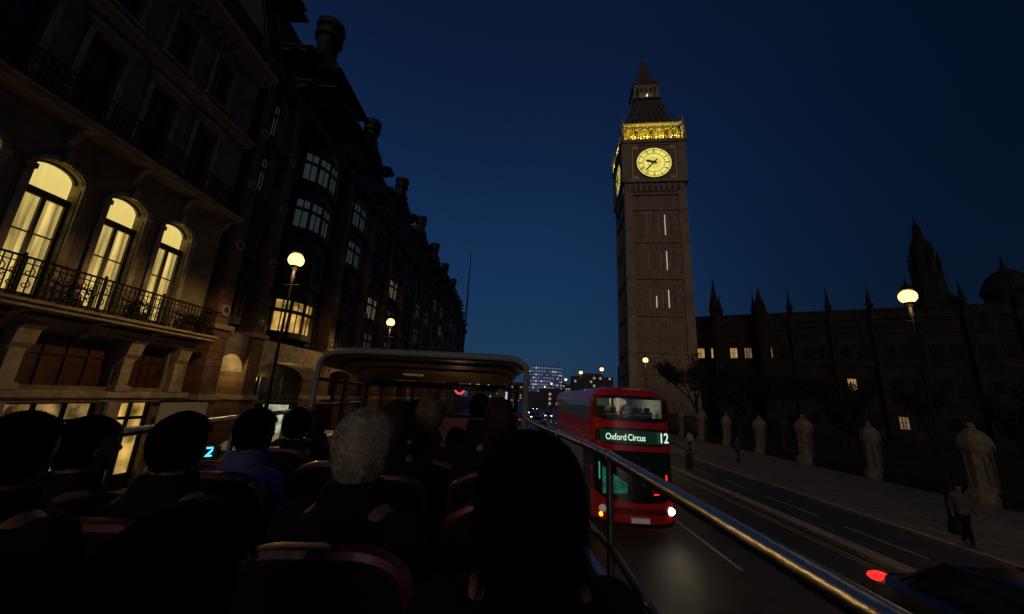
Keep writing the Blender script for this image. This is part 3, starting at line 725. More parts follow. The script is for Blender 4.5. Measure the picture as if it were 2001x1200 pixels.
# ------------------------------------------------------------------ piers and railings
pr=root('stone_pier','tall pale gothic stone gate pier with rounded cap','pier',(23,19.6,.1),group='piers along the yard railings')
m=MB(); m.rev([(.74,0),(.76,.35),(.62,.55),(.52,.72),(.46,1.1),(.44,2.1),(.52,2.3),(.64,2.45),(.66,2.7),(.60,2.95),(.50,3.15),(.36,3.32),(.2,3.42),(.12,3.5),(.16,3.6),(.12,3.7),(.02,3.76)],n=8,ph=pi/8)
for k_ in range(8):
    a=2*pi*k_/8+pi/8; m.tube([(.47*math.cos(a),.47*math.sin(a),.7),(.47*math.cos(a),.47*math.sin(a),2.3)],.055,6)
m.obj('shaft',PIERST,pr,smooth=True,bevel=.03)
ra=root('iron_railing','black iron spiked railing on a low stone wall','railing',(23,22.4,.1),group='railings along the yard')
MB().box(-.2,.2,-2.1,2.1,0,.6).obj('wall',PALW,ra,bevel=.02)
m=MB(); 
for z_ in(.95,2.3): m.box(-.03,.03,-2.1,2.1,z_,z_+.05)
for k_ in range(28):
    y_=-2.03+4.06*k_/27; m.tube([(0,y_,.6),(0,y_,2.5)],.018,5); m.tube([(0,y_,2.5),(0,y_,2.58),(0,y_,2.75)],[.015,.035,.003],5)
m.obj('bars',IRON,ra)
random.seed(4)
for y_ in [14.1,25.2,30.8,36.2,41.8,47.2,52.6,58.2]:
    q=copy_tree(pr,(23,y_,.1),random.uniform(-.3,.3)); q.scale=(random.uniform(.80,1.06),)*2+(random.uniform(.86,1.02),)
for y_ in [16.85]+[22.4+5.5*k_ for k_ in range(1,8)]: copy_tree(ra,(23,y_,.1))

# ------------------------------------------------------------------ trees
def tree(seed,h):
    random.seed(seed); tr=MB(); ends=[]
    def br(p,d,l,r,lv):
        pts=[p];rs=[r]; q=p.copy(); dd=d.copy()
        for i in range(4):
            dd=(dd+Vector((random.uniform(-.18,.18),random.uniform(-.18,.18),random.uniform(-.02,.14)))).normalized(); q=q+dd*l/4; pts.append(q.copy()); rs.append(r*(1-.14*(i+1)))
            if lv>=2: ends.append(q.copy())
        tr.tube(pts,rs,7 if lv<2 else 4)
        if lv<4:
            for i in range(3 if lv else 5):
                a=random.uniform(0,2*pi); sp_=random.uniform(.45,.95)
                nd=(dd+Vector((math.cos(a)*sp_,math.sin(a)*sp_,random.uniform(-.1,.35)))).normalized()
                k_=random.choice([2,3,4]) if lv==0 else random.choice([1,2,3,4])
                br(pts[k_].copy(),nd,l*random.uniform(.55,.75),rs[k_]*.62,lv+1)
    br(Vector((0,0,0)),Vector((0,0,1)),h*.38,h*.028,0)
    lf=MB()
    for e in ends:
        if random.random()<.5: leafclump(lf,e,random.uniform(.3,.75),random.randint(8,20),.13)
    return tr.mesh('trunk',BARK,True),lf.mesh('crown',LEAF)
tms=[tree(3,11),tree(8,10)]
for i,(x,y_,s_) in enumerate(((24.3,50,1.2),(27,46,1.1),(31,50,1.0),(37,44,.95),(43,40,.85),(33,38,.85),(48,33,.9),(40,31,.8),(29,42,.95))):
    t=root('tree','dark leafy tree standing behind the yard railings','tree',(x,y_,0),i*1.3,group='trees in the yard'); t.scale=(s_,s_,s_)
    a,b_=tms[i%2]; inst('trunk',a,t); inst('crown',b_,t)

# ------------------------------------------------------------------ street lamps
lp=root('street_lamp','tall black cast iron street lamp with glowing warm lantern','street lamp',(-8.6,13.2,.12),group='street lamps along the road')
m=MB(); m.rev([(.24,0),(.24,.3),(.17,.4),(.17,1.2),(.2,1.3),(.10,1.5),(.055,4),(.036,7.6),(.08,7.7),(.05,8.05)],n=12)
m.tube([(-.3,0,7.45),(.3,0,7.45)],.015,6); m.obj('post',IRON,lp,smooth=True)
m=MB(); m.rev([(.08,8.0),(.16,8.12),(.17,8.2)],n=12); m.rev([(.22,8.70),(.18,8.80),(.10,8.88),(.04,8.93),(.05,9.0),(.01,9.15)],n=12)
for k_ in range(6): a=2*pi*k_/6; m.tube([(.17*math.cos(a),.17*math.sin(a),8.15),(.30*math.cos(a),.30*math.sin(a),8.45),(.21*math.cos(a),.21*math.sin(a),8.72)],.007,4)
ln=m.obj('lantern',IRON,lp)
m=MB(); m.ell((0,0,8.44),(.28,.28,.27),18,12); m.obj('globe',LAMPG,ln,smooth=True)
l2=[(-8.9,25.2),(15.4,14.2),(13.9,40),(12.4,54),(10.8,62),(-8.9,45),(-8.9,66),(11.4,85),(10.6,110),(-8.9,90),(11,140)]
rs_=[lp]+[copy_tree(lp,(x,y_,.12)) for x,y_ in l2]
for i,q in enumerate(rs_[:8]):
    x=q.location.x; p={0:270,1:270,2:110,3:120,4:110,5:110,6:190,7:150}[i]
    light('lamp_light',(0.26 if x<0 else -.26,-.32,8.1),p,SOD,.08,q,spot=178)

# ------------------------------------------------------------------ distant city
hb=root('hotel_building','distant curved block lit blue with many windows','building',(26,330,0))
m=MB(); N=14
def cv(t,r=0): 
    a=rad(-60+120*t/N); return (29/2*math.sin(a)/math.sin(rad(60)),-8*math.cos(a)+r)
for i in range(N):
    (x0,y0),(x1,y1)=cv(i),cv(i+1); m.quad((x0,y0,0),(x1,y1,0),(x1,y1,33),(x0,y0,33))
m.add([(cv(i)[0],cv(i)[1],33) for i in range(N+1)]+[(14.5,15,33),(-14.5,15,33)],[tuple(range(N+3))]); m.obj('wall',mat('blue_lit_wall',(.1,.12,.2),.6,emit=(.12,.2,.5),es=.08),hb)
random.seed(5)
bl=mat('blue_window',(.2,.3,.6),.5,var=0,emit=(.35,.45,.9),es=.22); wl=mat('white_window',(.6,.6,.5),.5,var=0,emit=(1.0,.9,.65),es=.45)
m=MB()
for fl in range(11):
    for i in range(N):
        (x0,y0),(x1,y1)=cv(i),cv(i+1); q=random.random()
        if q<.25: continue
        a,b_=.15,.85; z_=2+fl*2.8
        m.quad((x0+(x1-x0)*a,y0+(y1-y0)*a-.2,z_),(x0+(x1-x0)*b_,y0+(y1-y0)*b_-.2,z_),(x0+(x1-x0)*b_,y0+(y1-y0)*b_-.2,z_+1.2),(x0+(x1-x0)*a,y0+(y1-y0)*a-.2,z_+1.2),1 if q>.85 else 0)
m.obj('windows',[bl,wl],hb)
for x,y_,w_,d_,h_,lab in ((62,300,32,14,24,'distant dark flat roofed office block'),(100,330,14,12,37,'distant slim tower block'),(45,420,40,20,22,'distant dark flat roofed office block'),(5,440,60,20,20,'distant dark flat roofed office block'),(24,250,30,10,9,'distant dark flat roofed office block'),(-30,400,40,20,22,'distant dark flat roofed office block')):
    t=root('office_block',lab,'building',(x,y_,0)); m=MB(); m.box(-w_/2,w_/2,0,d_,0,h_); m.box(-w_/4,w_/4,2,d_-2,h_,h_+2.5); m.obj('wall',mat('far_concrete',(.06,.06,.07),.8),t)
    m=MB()
    for i in range(int(w_/2.5)):
        for j in range(int(h_/3)):
            if random.random()<.22: m.quad((-w_/2+1+i*2.5,-.05,1+j*3),(-w_/2+2.6+i*2.5,-.05,1+j*3),(-w_/2+2.6+i*2.5,-.05,2.6+j*3),(-w_/2+1+i*2.5,-.05,2.6+j*3))
    m.obj('windows',mat('far_window',(.5,.5,.4),.5,var=0,emit=(1.0,.8,.5),es=.3),t)
ug=root('station_sign','red ring station sign with a blue name bar on a post','sign',(-7.9,54,0))
MB().tube([(0,.1,0),(0,.1,4.0)],.07,8).obj('post',IRON,ug)
m=MB(); n=32
for k_ in range(n):
    a,b_=2*pi*k_/n,2*pi*(k_+1)/n
    m.prism([(r*math.cos(t),4.75+r*math.sin(t)) for r,t in ((.48,a),(.78,a),(.78,b_),(.48,b_))],lambda x,z_:(x,0,z_),lambda x,z_:(x,.08,z_))
m.obj('ring',ROUNDR,ug); MB().box(-.95,.95,-.06,-.005,4.6,4.9).obj('bar',ROUNDB,ug)
text('lettering','UNDERGROUND',.24,ROUNDW,ug,(0,-.07,4.75),(pi/2,0,0),off=.004)

# ------------------------------------------------------------------ oncoming double decker
OB=root('double_decker_bus','red double decker bus with lit display reading Oxford Circus 12','bus',(3.9,12.15,0))
R_=.62; LB=11.2
def inset(z_): 
    if z_<3.9: return .0 if z_>.5 else (.5-z_)*.1
    t=(z_-3.9)/.5; return .50*(1-math.sqrt(max(0,1-t*t)))+.02*t
def yf(z_): 
    y_=.05*(z_-.5) if z_<3.9 else .17
    if z_<.8: y_+=.14*(.8-z_)
    return y_+inset(z_)*1.1
def bp(u,z_,off=0):
    w_=1.27-inset(z_); fs=w_-R_; s_=1 if u>=0 else -1; a=abs(u); q=pi*R_/2
    if a<=fs: x,y_,nx,ny=a,yf(z_),0,-1
    elif a<=fs+q: t=(a-fs)/R_; x,y_,nx,ny=fs+R_*math.sin(t),yf(z_)+R_*(1-math.cos(t)),math.sin(t),-math.cos(t)
    else: x,y_,nx,ny=w_,yf(z_)+R_+(a-fs-q),1,0
    y_+=.15*(min(x,1.0)/1.0)**2
    nz=0 if z_<3.9 else min(1.2,(z_-3.9)/.5*1.2); ln_=math.sqrt(1+nz*nz)
    return (s_*(x+nx*off/ln_),y_+ny*off/ln_,z_+off*nz/ln_)
UL=1.27-R_+pi*R_/2+LB-.8
us=[-UL+ (UL-1.6)*i/14 for i in range(14)]+[-1.6+3.2*i/32 for i in range(33)]+[1.6+(UL-1.6)*(i+1)/14 for i in range(14)]
zs=[.28,.45,.7,1.0,1.5,2.0,2.5,3.0,3.44,3.7,3.9,3.97,4.04,4.11,4.18,4.25,4.31,4.36,4.385,4.398]
m=MB(); vs=[bp(u,z_) for z_ in zs for u in us]; nU=len(us); fs=[]
for j in range(len(zs)-1):
    for i in range(nU-1):
        if 3.4<zs[j]<4.0 and abs((us[i]+us[i+1])/2)<1.25: continue
        a=j*nU+i; fs.append((a,a+1,a+1+nU,a+nU))
    fs.append((j*nU+nU-1,j*nU,(j+1)*nU,(j+1)*nU+nU-1))
fs.append(tuple((len(zs)-1)*nU+i for i in range(nU))); m.add(vs,fs); m.obj('body',BUSRED,OB,smooth=True)
def patch(name,u0,u1,z0f,z1f,off,mt,parent,nu=14,nz=5,hole=None):
    m=MB(); vs=[]
    if not callable(z0f): q0=z0f; z0f=lambda t:q0
    if not callable(z1f): q1=z1f; z1f=lambda t:q1
    for j in range(nz+1):
        for i in range(nu+1):
            t=i/nu; u=u0+(u1-u0)*t; z_=z0f(t)+(z1f(t)-z0f(t))*j/nz; vs.append(bp(u,z_,off))
    fs=[(j*(nu+1)+i,j*(nu+1)+i+1,(j+1)*(nu+1)+i+1,(j+1)*(nu+1)+i) for j in range(nz) for i in range(nu)]
    m.add(vs,fs); return m.obj(name,mt,parent,smooth=True)
ed=lambda t:.18*(abs(2*t-1)**6)
for q0,q1 in((3.32,3.45),(4.02,4.12)): patch('screen_frame',-1.4,1.4,(lambda t,q=q0:q+(ed(t) if q<3.5 else 0)),(lambda t,q=q1:q-(ed(t) if q>4 else 0)),.006,BLACK,OB,20)
for a,b_ in((-1.43,-1.22),(1.22,1.43)): patch('screen_frame',a,b_,3.40,4.04,.009,BLACK,OB,3,4)
patch('upper_windscreen',-1.3,1.3,3.40,4.07,.014,BUSCLR,OB,20)
sal=MB(); sal.box(-1.1,1.1,.75,4.8,2.35,2.4); sal.box(-1.1,1.1,4.8,4.85,2.4,4.2); sal.box(-1.12,-1.1,.9,4.8,2.4,4.2); sal.box(1.1,1.12,.9,4.8,2.4,4.2); sal.box(-1.1,1.1,.9,4.8,4.12,4.15)
sal.box(-.95,.95,.42,.5,2.9,3.42)
sal.obj('saloon',mat('saloon_lining',(.36,.36,.31),.7,var=.2),OB)
for x in(-.8,-.38,.38,.8):
    for y_ in (1.4,2.2,3.0): st=MB(); st.box(x-.2,x+.2,y_,y_+.1,2.8,3.62); st.box(x-.11,x+.11,y_,y_+.08,3.621,3.76); st.obj('saloon_seat',mat('saloon_fabric',(.05,.03,.03),.8),OB,bevel=.04)
st=MB()
for y_ in(1.4,2.8): 
    for x in(-.15,.15): st.tube([(x,y_,2.4),(x,y_,4.1)],.02,6)
st.tube([(-.9,.55,3.52),(.9,.55,3.52)],.02,6); st.obj('grab_rail',GOLD,OB)
light('saloon_light',(0,1.9,4.0),20,(.95,1.0,.80),.15,OB); 
patch('display_surround',-1.3,1.3,lambda t:2.60+ed(t),lambda t:3.12-ed(t)*.6,.012,BLACK,OB,20)
dsp=patch('destination_display',-1.12,1.15,2.66,3.05,.018,mat('display_black',(.008,.012,.01),.3,emit=(.02,.12,.08),es=.10),OB,20)
text('lettering','Oxford',.27,LEDT,dsp,(-.66,.085,2.84),(pi/2,0,rad(-9)),off=.001,sx=.78)
text('lettering','Circus',.27,LEDT,dsp,(-.02,.055,2.84),(pi/2,0,0),off=.001,sx=.78)
text('lettering','12',.42,LEDT,dsp,(.86,.15,2.85),(pi/2,0,rad(20)),off=.004,sx=.9)
low=lambda t:.98+.35*(1-t)**3*.2+.5*abs(2*t-1)**4*(1 if t>.5 else .45)
ws=patch('lower_windscreen',-1.5,1.4,low,lambda t:2.44-.16*abs(2*t-1)**6,.010,BUSLOW,OB,24,6)
patch('painted_green_reflection',-1.18,-1.13,1.55,2.05,.02,GREENL,OB,nu=2,nz=3)  # glowing green strip painted on the glass as a reflection
patch('painted_teal_reflection',-1.05,-.35,lambda t:1.15+.1*t,lambda t:1.95-.45*t,.018,TEAL,OB,8,4)  # emissive patch paints a teal reflection onto the windscreen
patch('painted_red_reflection',.88,.96,1.62,1.78,.018,REDL,OB,2,2)  # small red glowing patches stand in for lights mirrored in the glass
patch('painted_red_reflection',.45,.62,1.22,1.26,.018,REDL,OB,2,2)
m=MB(); m.tube([bp(-.2,1.0,.03),bp(-.35,1.4,.04),bp(-.9,1.75,.04)],.012,5); m.obj('wiper',BLACK,OB)
m=MB(); m.tube([bp(.3,1.0,.03),bp(.25,1.5,.04),bp(-.1,2.1,.04)],.012,5); m.obj('wiper',BLACK,OB)
for s_ in(-1,1): 
    m=MB(); m.tube([bp(s_*1.25,2.75,.0),(s_*1.50,-.12,2.55)],.025,6); m.box(s_*1.50-.09,s_*1.50+.09,-.18,-.08,2.05,2.5); m.obj('mirror',BLACK,OB,bevel=.02)
hl=MB(); hl.ell((0,0,0),(.14,.07,.11),14,8)
HOFF=mat('headlight_off',(.4,.4,.4),.1,var=.2,spec=1,emit=(1,.9,.7),es=.12)
hm=hl.mesh('headlight',HEADL,True); hd=hl.mesh('headlight',HOFF,True)
for u,me_ in((1.05,hm),(-1.05,hd)): inst('headlight',me_,OB,bp(u,.74,.0))
am=MB(); am.ell((0,0,0),(.07,.05,.07),10,6); inst('indicator',am.mesh('indicator',AMBER,True),OB,bp(-1.12,.56,.0))
m=MB(); m.box(-.27,.27,-.05,-.01,.46,.59); m.obj('number_plate',PLATE,OB)
patch('bumper',-1.5,1.5,.3,.42,.02,BLACK,OB,nz=2)
patch('lower_grille',-.8,.8,.66,.84,.008,mat('dark_red',(.16,.008,.008),.4),OB,nz=2)
for s_ in(-1,1):
    for i in range(6):
        u0=1.75+i*1.56; 
        a,b_=sorted((s_*u0,s_*(u0+1.48))); patch('upper_window',a,b_,3.28,3.98,.008,BUSGL,OB,6,3)
        if i>0: patch('lower_window',a,b_,1.35,2.35,.008,BUSGL,OB,6,3)
        else: patch('door',a+.1,b_-.1,.45,2.35,.008,GLASS,OB,6,3)
    a,b_=sorted((s_*1.6,s_*(UL-.6))); patch('cream_band',a,b_,2.72,2.75,.006,STONE,OB,10,1)
    for y_ in(2.6,8.8):
        wh=MB(); wh.tube([(s_*1.0,y_,.5),(s_*1.285,y_,.5)],.5,24); o=wh.obj('wheel',RUB,OB,smooth=True)
        MB().tube([(s_*1.25,y_,.5),(s_*1.295,y_,.5)],.27,16).obj('rim',mat('wheel_rim',(.3,.3,.3),.4,metal=.6),o)
hs=bpy.data.lights.new('headlight_beam','SPOT'); hs.energy=6; hs.spot_size=rad(110); hs.spot_blend=1; hs.color=(1,.82,.5); hs.shadow_soft_size=.06
ho=bpy.data.objects.new('headlight_beam',hs); COL.objects.link(ho); ho.parent=OB; ho.location=(1.0,-.12,.72); ho.rotation_euler=(rad(84),0,rad(180))

# ------------------------------------------------------------------ cars
def car_meshes():
    st=[(-2.15,.55,.70,.74),(-2.1,.34,.84,.80),(-1.7,.25,.96,.87),(-1.0,.2,1.0,.9),(0,.2,1.0,.9),(.9,.2,.98,.9),(1.6,.24,.86,.88),(2.05,.32,.72,.8),(2.15,.45,.62,.74)]
    m=MB();vs=[];n=12
    for y_,z0,z1,hw in st:
        for k_ in range(n):
            a=2*pi*(k_+.5)/n; c,s_=math.cos(a),math.sin(a)
            x=hw*math.copysign(abs(c)**.45,c); z_=(z0+z1)/2+(z1-z0)/2*math.copysign(abs(s_)**.5,s_); vs.append((x,-y_,z_))
    fs=[(i*n+k_,i*n+(k_+1)%n,(i+1)*n+(k_+1)%n,(i+1)*n+k_) for i in range(len(st)-1) for k_ in range(n)]
    fs+=[tuple(range(n)),tuple((len(st)-1)*n+k_ for k_ in range(n))]
    m.add(vs,fs)
    rp_=[(-1.5,.97,.70),(-.9,1.38,.58),(-.2,1.46,.58),(.35,1.42,.57),(1.05,.98,.70)]
    gl_=MB()
    for i in range(len(rp_)-1):
        (y0,z0,w0),(y1,z1,w1)=rp_[i],rp_[i+1]
        tgt=gl_ if i in(0,3) else m
        tgt.quad((-w0,-y0,z0),(w0,-y0,z0),(w1,-y1,z1),(-w1,-y1,z1))
    for s_ in(-1,1):
        gl_.add([(s_*.80,1.4,.95),(s_*.585,.85,1.375),(s_*.585,.2,1.45),(s_*.575,-.33,1.415),(s_*.80,-1.0,.95)],[(0,1,2,3,4)])
    for y0,z0,w0,y1,z1,w1 in((-1.5,.96,.78,-.9,1.38,.585),(.35,1.42,.575,1.05,.97,.78)):
        for s_ in(-1,1): m.tube([(s_*w0,-y0,z0),(s_*w1,-y1,z1)],.04,5)
    for s_ in(-1,1): m.tube([(s_*.585,.9,1.38),(s_*.585,.2,1.455),(s_*.575,-.35,1.415)],.035,5)
    for s_ in(-1,1): m.box(s_*.93-.09,s_*.93+.09,-.85,-.7,.95,1.08)
    return m,gl_
def car(label,loc,rot,paint,head=True,group=None):
    c=root('car',label,'car',loc,rot,group); m,g=car_meshes()
    m.obj('body',paint,c,smooth=True); g.obj('window',GLASS,c)
    for s_ in(-1,1):
        for y_ in(-1.35,1.3):
            wo=MB().tube([(s_*.68,y_,.33),(s_*.90,y_,.33)],.33,20).obj('wheel',RUB,c,smooth=True); MB().tube([(s_*.88,y_,.33),(s_*.91,y_,.33)],.2,12).obj('rim',CHROME,wo)
        MB().ell((s_*.62,-2.06,.62),(.17,.09,.08),12,6).obj('headlight',HEADL if head else HOFF,c,smooth=True)
        MB().ell((s_*.72,2.0,.80),(.19,.16,.075),12,6).obj('tail_light',REDL,c,smooth=True)
    return c
DK=mat('car_paint_black',(.016,.016,.018),.15,var=.1,coat=1.0); SV=mat('car_paint_silver',(.22,.22,.23),.28,metal=.5,var=.1,coat=.8)
c_=car('black saloon car with a glowing red tail light',(7.95,6.1,0),0,DK,False); c_.scale=(1.05,1.05,1.1)
for x,y_,p,lb in ((2.7,36,SV,'silver'),(3.1,45,DK,'black'),(6.8,52,DK,'black'),(3.6,58,SV,'silver'),(4.0,75,DK,'black'),(7.4,84,SV,'silver'),(4.4,98,SV,'silver'),(4.8,125,DK,'black'),(7.6,140,DK,'black'),(5.2,160,SV,'silver')):
    car(lb+' saloon car with headlights on',(x,y_,0),0,p,True,'cars queuing on the road')
car('dark saloon car with red tail lights',(-1.6,34,0),pi,DK,False,'cars queuing on the road') 
car('dark saloon car with red tail lights',(.2,60,0),pi,DK,False,'cars queuing on the road') 
v=root('delivery_van','white delivery van parked at the kerb','van',(-7.6,12.9,0),0)
m=MB(); m.prism([(-2.6,.35),(-2.65,.9),(-2.3,1.25),(-1.75,2.0),(-1.4,2.2),(2.5,2.25),(2.62,2.1),(2.65,.35)],lambda y_,z_:(-.95,y_,z_),lambda y_,z_:(.95,y_,z_)); m.obj('body',WHITEP,v,bevel=.08)
m=MB(); m.quad((-.8,-2.33,1.30),(.8,-2.33,1.30),(.72,-1.85,2.0),(-.72,-1.85,2.0)); m.obj('windscreen',GLASS,v)
for s_ in(-1,1):
    MB().quad((s_*.955,-1.9,1.25),(s_*.955,-1.0,1.25),(s_*.955,-1.0,1.9),(s_*.955,-1.65,1.9)).obj('window',GLASS,v)
    for y_ in(-1.7,1.7): MB().tube([(s_*.75,y_,.35),(s_*.97,y_,.35)],.35,18).obj('wheel',RUB,v,smooth=True)

# ------------------------------------------------------------------ tour bus
TB=root('tour_bus','open top tour bus with steel rails and half canopy','bus',(0,0,0))
FZ=2.45; RZ=HC-.25
RP=[(.48,-1.6),(.485,.3),(.48,1.9),(.385,2.9),(.14,4.75),(-.12,7.3)]
LP=[(-1.72,-1.6),(-1.78,.3),(-1.83,1.75),(-2.0,2.5),(-2.52,4.75),(-2.85,7.3)]
def ribbon(mb,pts,z0,z1,th,sgn,mi=0):
    for i in range(len(pts)-1):
        (x0,y0),(x1,y1)=pts[i],pts[i+1]
        mb.prism([(x0,y0),(x1,y1),(x1+sgn*th,y1),(x0+sgn*th,y0)],lambda x,y_:(x,y_,z0),lambda x,y_:(x,y_,z1),mi)
for Pq,sg in((RP,1),(LP,-1)):
    m=MB(); ribbon(m,Pq,FZ,3.02,.05,sg); m.obj('side_panel',PANELB,TB)
    m=MB(); ribbon(m,Pq,.4,FZ-.002,.05,sg); m.obj('body',BUSRED,TB)
m=MB(); m.add([(x,y_,FZ) for x,y_ in RP]+[(x,y_,FZ) for x,y_ in LP[::-1]],[tuple(range(12))]); m.obj('deck',FLOOR,TB)
m=MB()
m.tube([(.49,-.6,RZ),(.487,0.4,RZ),(.485,1.2,RZ),(.478,1.9,RZ),(.45,2.3,RZ),(.385,2.9,RZ),(.27,3.8,RZ),(.15,4.72,RZ+.03)],.023,16)
m.obj('handrail',CHROME,TB,smooth=True)
m=MB()
m.tube([(.485,-.6,3.2),(.48,1.9,3.2),(.385,2.9,3.2),(.15,4.7,3.2)],.016,12)
for x,y_ in((.48,1.94),(.36,3.1),(.25,4.0),(.487,.25)): m.tube([(x,y_,FZ+.3),(x,y_,RZ)],.017,10); m.tube([(x,y_-.035,RZ),(x,y_+.035,RZ)],.028,12)
m.obj('rail_support',DSTEEL,TB,smooth=True)
m=MB()
m.tube([(-1.78,-.6,RZ),(-1.80,1.0,RZ),(-1.83,1.75,RZ),(-2.0,2.5,RZ),(-2.5,4.7,RZ)],.022,12); m.obj('handrail',CHROME,TB,smooth=True)
m=MB()
m.tube([(-1.78,-.6,3.2),(-1.83,1.75,3.2),(-2.0,2.5,3.2),(-2.5,4.7,3.2)],.015,10)
for x,y_ in((-1.84,1.8),(-2.1,2.9),(-2.33,3.9),(-1.8,.6)): m.tube([(x,y_,FZ+.3),(x,y_,RZ)],.017,10)
m.obj('rail_support',DSTEEL,TB,smooth=True)
def csec(t,y_,zt,h):
    def lerp(P_,y__):
        for i in range(len(P_)-1):
            if P_[i][1]<=y__<=P_[i+1][1]: q=(y__-P_[i][1])/(P_[i+1][1]-P_[i][1]); return P_[i][0]+(P_[i+1][0]-P_[i][0])*q
        return P_[-1][0]
    xl,xr=lerp(LP,y_),lerp(RP,y_)
    a=pi*(1-t); c=math.cos(a); s_=math.sin(a); w_=(xr-xl)/2; x=(xl+xr)/2+w_*math.copysign(abs(c)**.22,c); 
    return (x, y_, zt-h+h*abs(s_)**.28+ .05*t-.02)
m=MB(); NT=48; rows=[(4.72,HC+.48,.50),(4.80,HC+.51,.52),(5.4,HC+.50,.52),(6.2,HC+.46,.5),(6.9,HC+.40,.46),(7.25,HC+.28,.4)]
vs=[csec(i/NT,*r) for r in rows for i in range(NT+1)]
fs=[(j*(NT+1)+i,j*(NT+1)+i+1,(j+1)*(NT+1)+i+1,(j+1)*(NT+1)+i) for j in range(len(rows)-1) for i in range(4,NT-4)]
m.add(vs,fs); o=m.obj('canopy',CANP,TB,smooth=True); 
s=o.modifiers.new('solid','SOLIDIFY'); s.thickness=.03; s.offset=1; s.use_rim=True
m=MB(); rows2=[(r[0]+.01,r[1]-.05,r[2]) for r in rows]
vs=[csec(i/NT,*r) for r in rows2 for i in range(NT+1)]
vs=[((x+1.25)*.97-1.25,y_,z_) for x,y_,z_ in vs]
m.add(vs,fs); m.obj('canopy_lining',CANU,TB,smooth=True)
m=MB()
pts=[csec(i/NT,4.72,HC+.48,.50) for i in range(NT+1)]
full=[(-2.50,4.70,FZ+.5),(-2.51,4.71,HC-.1)]+[p for p in pts[3:-3]]+[(.14,4.71,HC-.1),(.145,4.70,FZ+.5)]
m.tube(full,.036,8)
m.obj('hoop',CANP,TB,smooth=True)
for yy_ in(5.4,6.2):
    m=MB(); pr_=[csec(i/NT,yy_,HC+(.43 if yy_<6 else .39),.5) for i in range(6,NT-5)]
    m.tube([((x+1.25)*.96-1.25,y_,z_) for x,y_,z_ in pr_],.02,6); m.obj('ceiling_rib',CANU,TB)
m=MB()
for Pl in((-2.55,-2.83),(.10,-.10)):
    for y_,x in((5.9,Pl[0]*.6+Pl[1]*.4),(7.2,Pl[1])): m.tube([(x,y_,FZ+.4),(x,y_,HC+.2)],.04,8)
    m.tube([(Pl[0],4.75,HC+.12),(Pl[1],7.2,HC+.10)],.025,8)
    m.tube([(Pl[0],4.75,HC-.22),(Pl[1],7.2,HC-.22)],.025,8)
m.tube([(-2.83,7.22,HC+.16),(-.1,7.22,HC+.16)],.06,8); m.tube([(-2.83,7.22,HC-.35),(-.1,7.22,HC-.35)],.05,8)
for x in(-1.95,-1.2): m.tube([(x,7.22,HC-.35),(x,7.22,HC+.16)],.03,8)
m.obj('window_frame',BLACK,TB)
MB().box(-2.80,-.1,7.25,7.3,FZ,HC-.36).obj('front_panel',SEATR,TB)
for i,y_ in enumerate((1.0,6.0)):
    for x in(-1.9-.1*i,.2-.2*i): MB().tube([(x-.12,y_,.5),(x+.12,y_,.5)],.5,20).obj('wheel',RUB,TB,smooth=True)
MB().box(-1.9,-1.6,6.3,6.5,HC+.29,HC+.32).obj('ceiling_light',mat('dim_ceiling_light',(.8,.7,.5),.5,emit=(1,.6,.3),es=.05),TB)
light('canopy_light',(-1.0,6.6,HC-.1),1.3,(1.0,.66,.32),.1,TB)

# ------------------------------------------------------------------ seats
def seat_master():
    s=root('bus_seat','dark fabric bus seat with rounded red plastic back','seat',(0,0,FZ),rad(5),group='passenger seats on the open deck')
    def outline(w_,z0,z1,r): 
        pts=[(-w_,z0),(w_,z0)]; 
        for k_ in range(9): a=pi/2*k_/8; pts.append((w_-r+r*math.cos(a),z1-r*.7+r*.7*math.sin(a)))
        for k_ in range(9): a=pi/2+pi/2*k_/8; pts.append((-w_+r+r*math.cos(a),z1-r*.7+r*.7*math.sin(a)))
        return pts
    tl=lambda z_:-.13*(z_-.4)
    m=MB(); m.prism(outline(.225,.38,.99,.14),lambda x,z_:(x,-.16+tl(z_),z_),lambda x,z_:(x,-.11+tl(z_),z_)); b_=m.obj('backrest',SEATF,s,bevel=.012)
    m=MB(); pts=[(x,-.135+tl(z_),z_) for x,z_ in outline(.235,.42,1.0,.15)[1:]]+[(-.235,-.135,.42)]
    m.tube(pts,.022,8,flat=1.3); m.obj('rim',SEATR,b_,smooth=True)
    m=MB(); m.prism(outline(.2,.42,.95,.12),lambda x,z_:(x,-.10+tl(z_),z_),lambda x,z_:(x,-.055+tl(z_),z_)); m.obj('pad',SEATF,b_,bevel=.02)
    MB().box(-.22,.22,-.1,.34,.38,.47).obj('seat_cushion',SEATF,s,bevel=.03)
    m=MB(); m.tube([(-.12,.1,0),(-.12,.1,.38)],.02,8); m.tube([(.12,.1,0),(.12,.1,.38)],.02,8); m.box(-.2,.2,.05,.15,0,.02); m.obj('leg',DSTEEL,s)
    return s
seat0=seat_master(); seat_used=[False]
def seat(x,y_):
    if not seat_used[0]: seat0.location=(x,y_,FZ); seat_used[0]=True; return seat0
    return copy_tree(seat0,(x,y_,FZ))

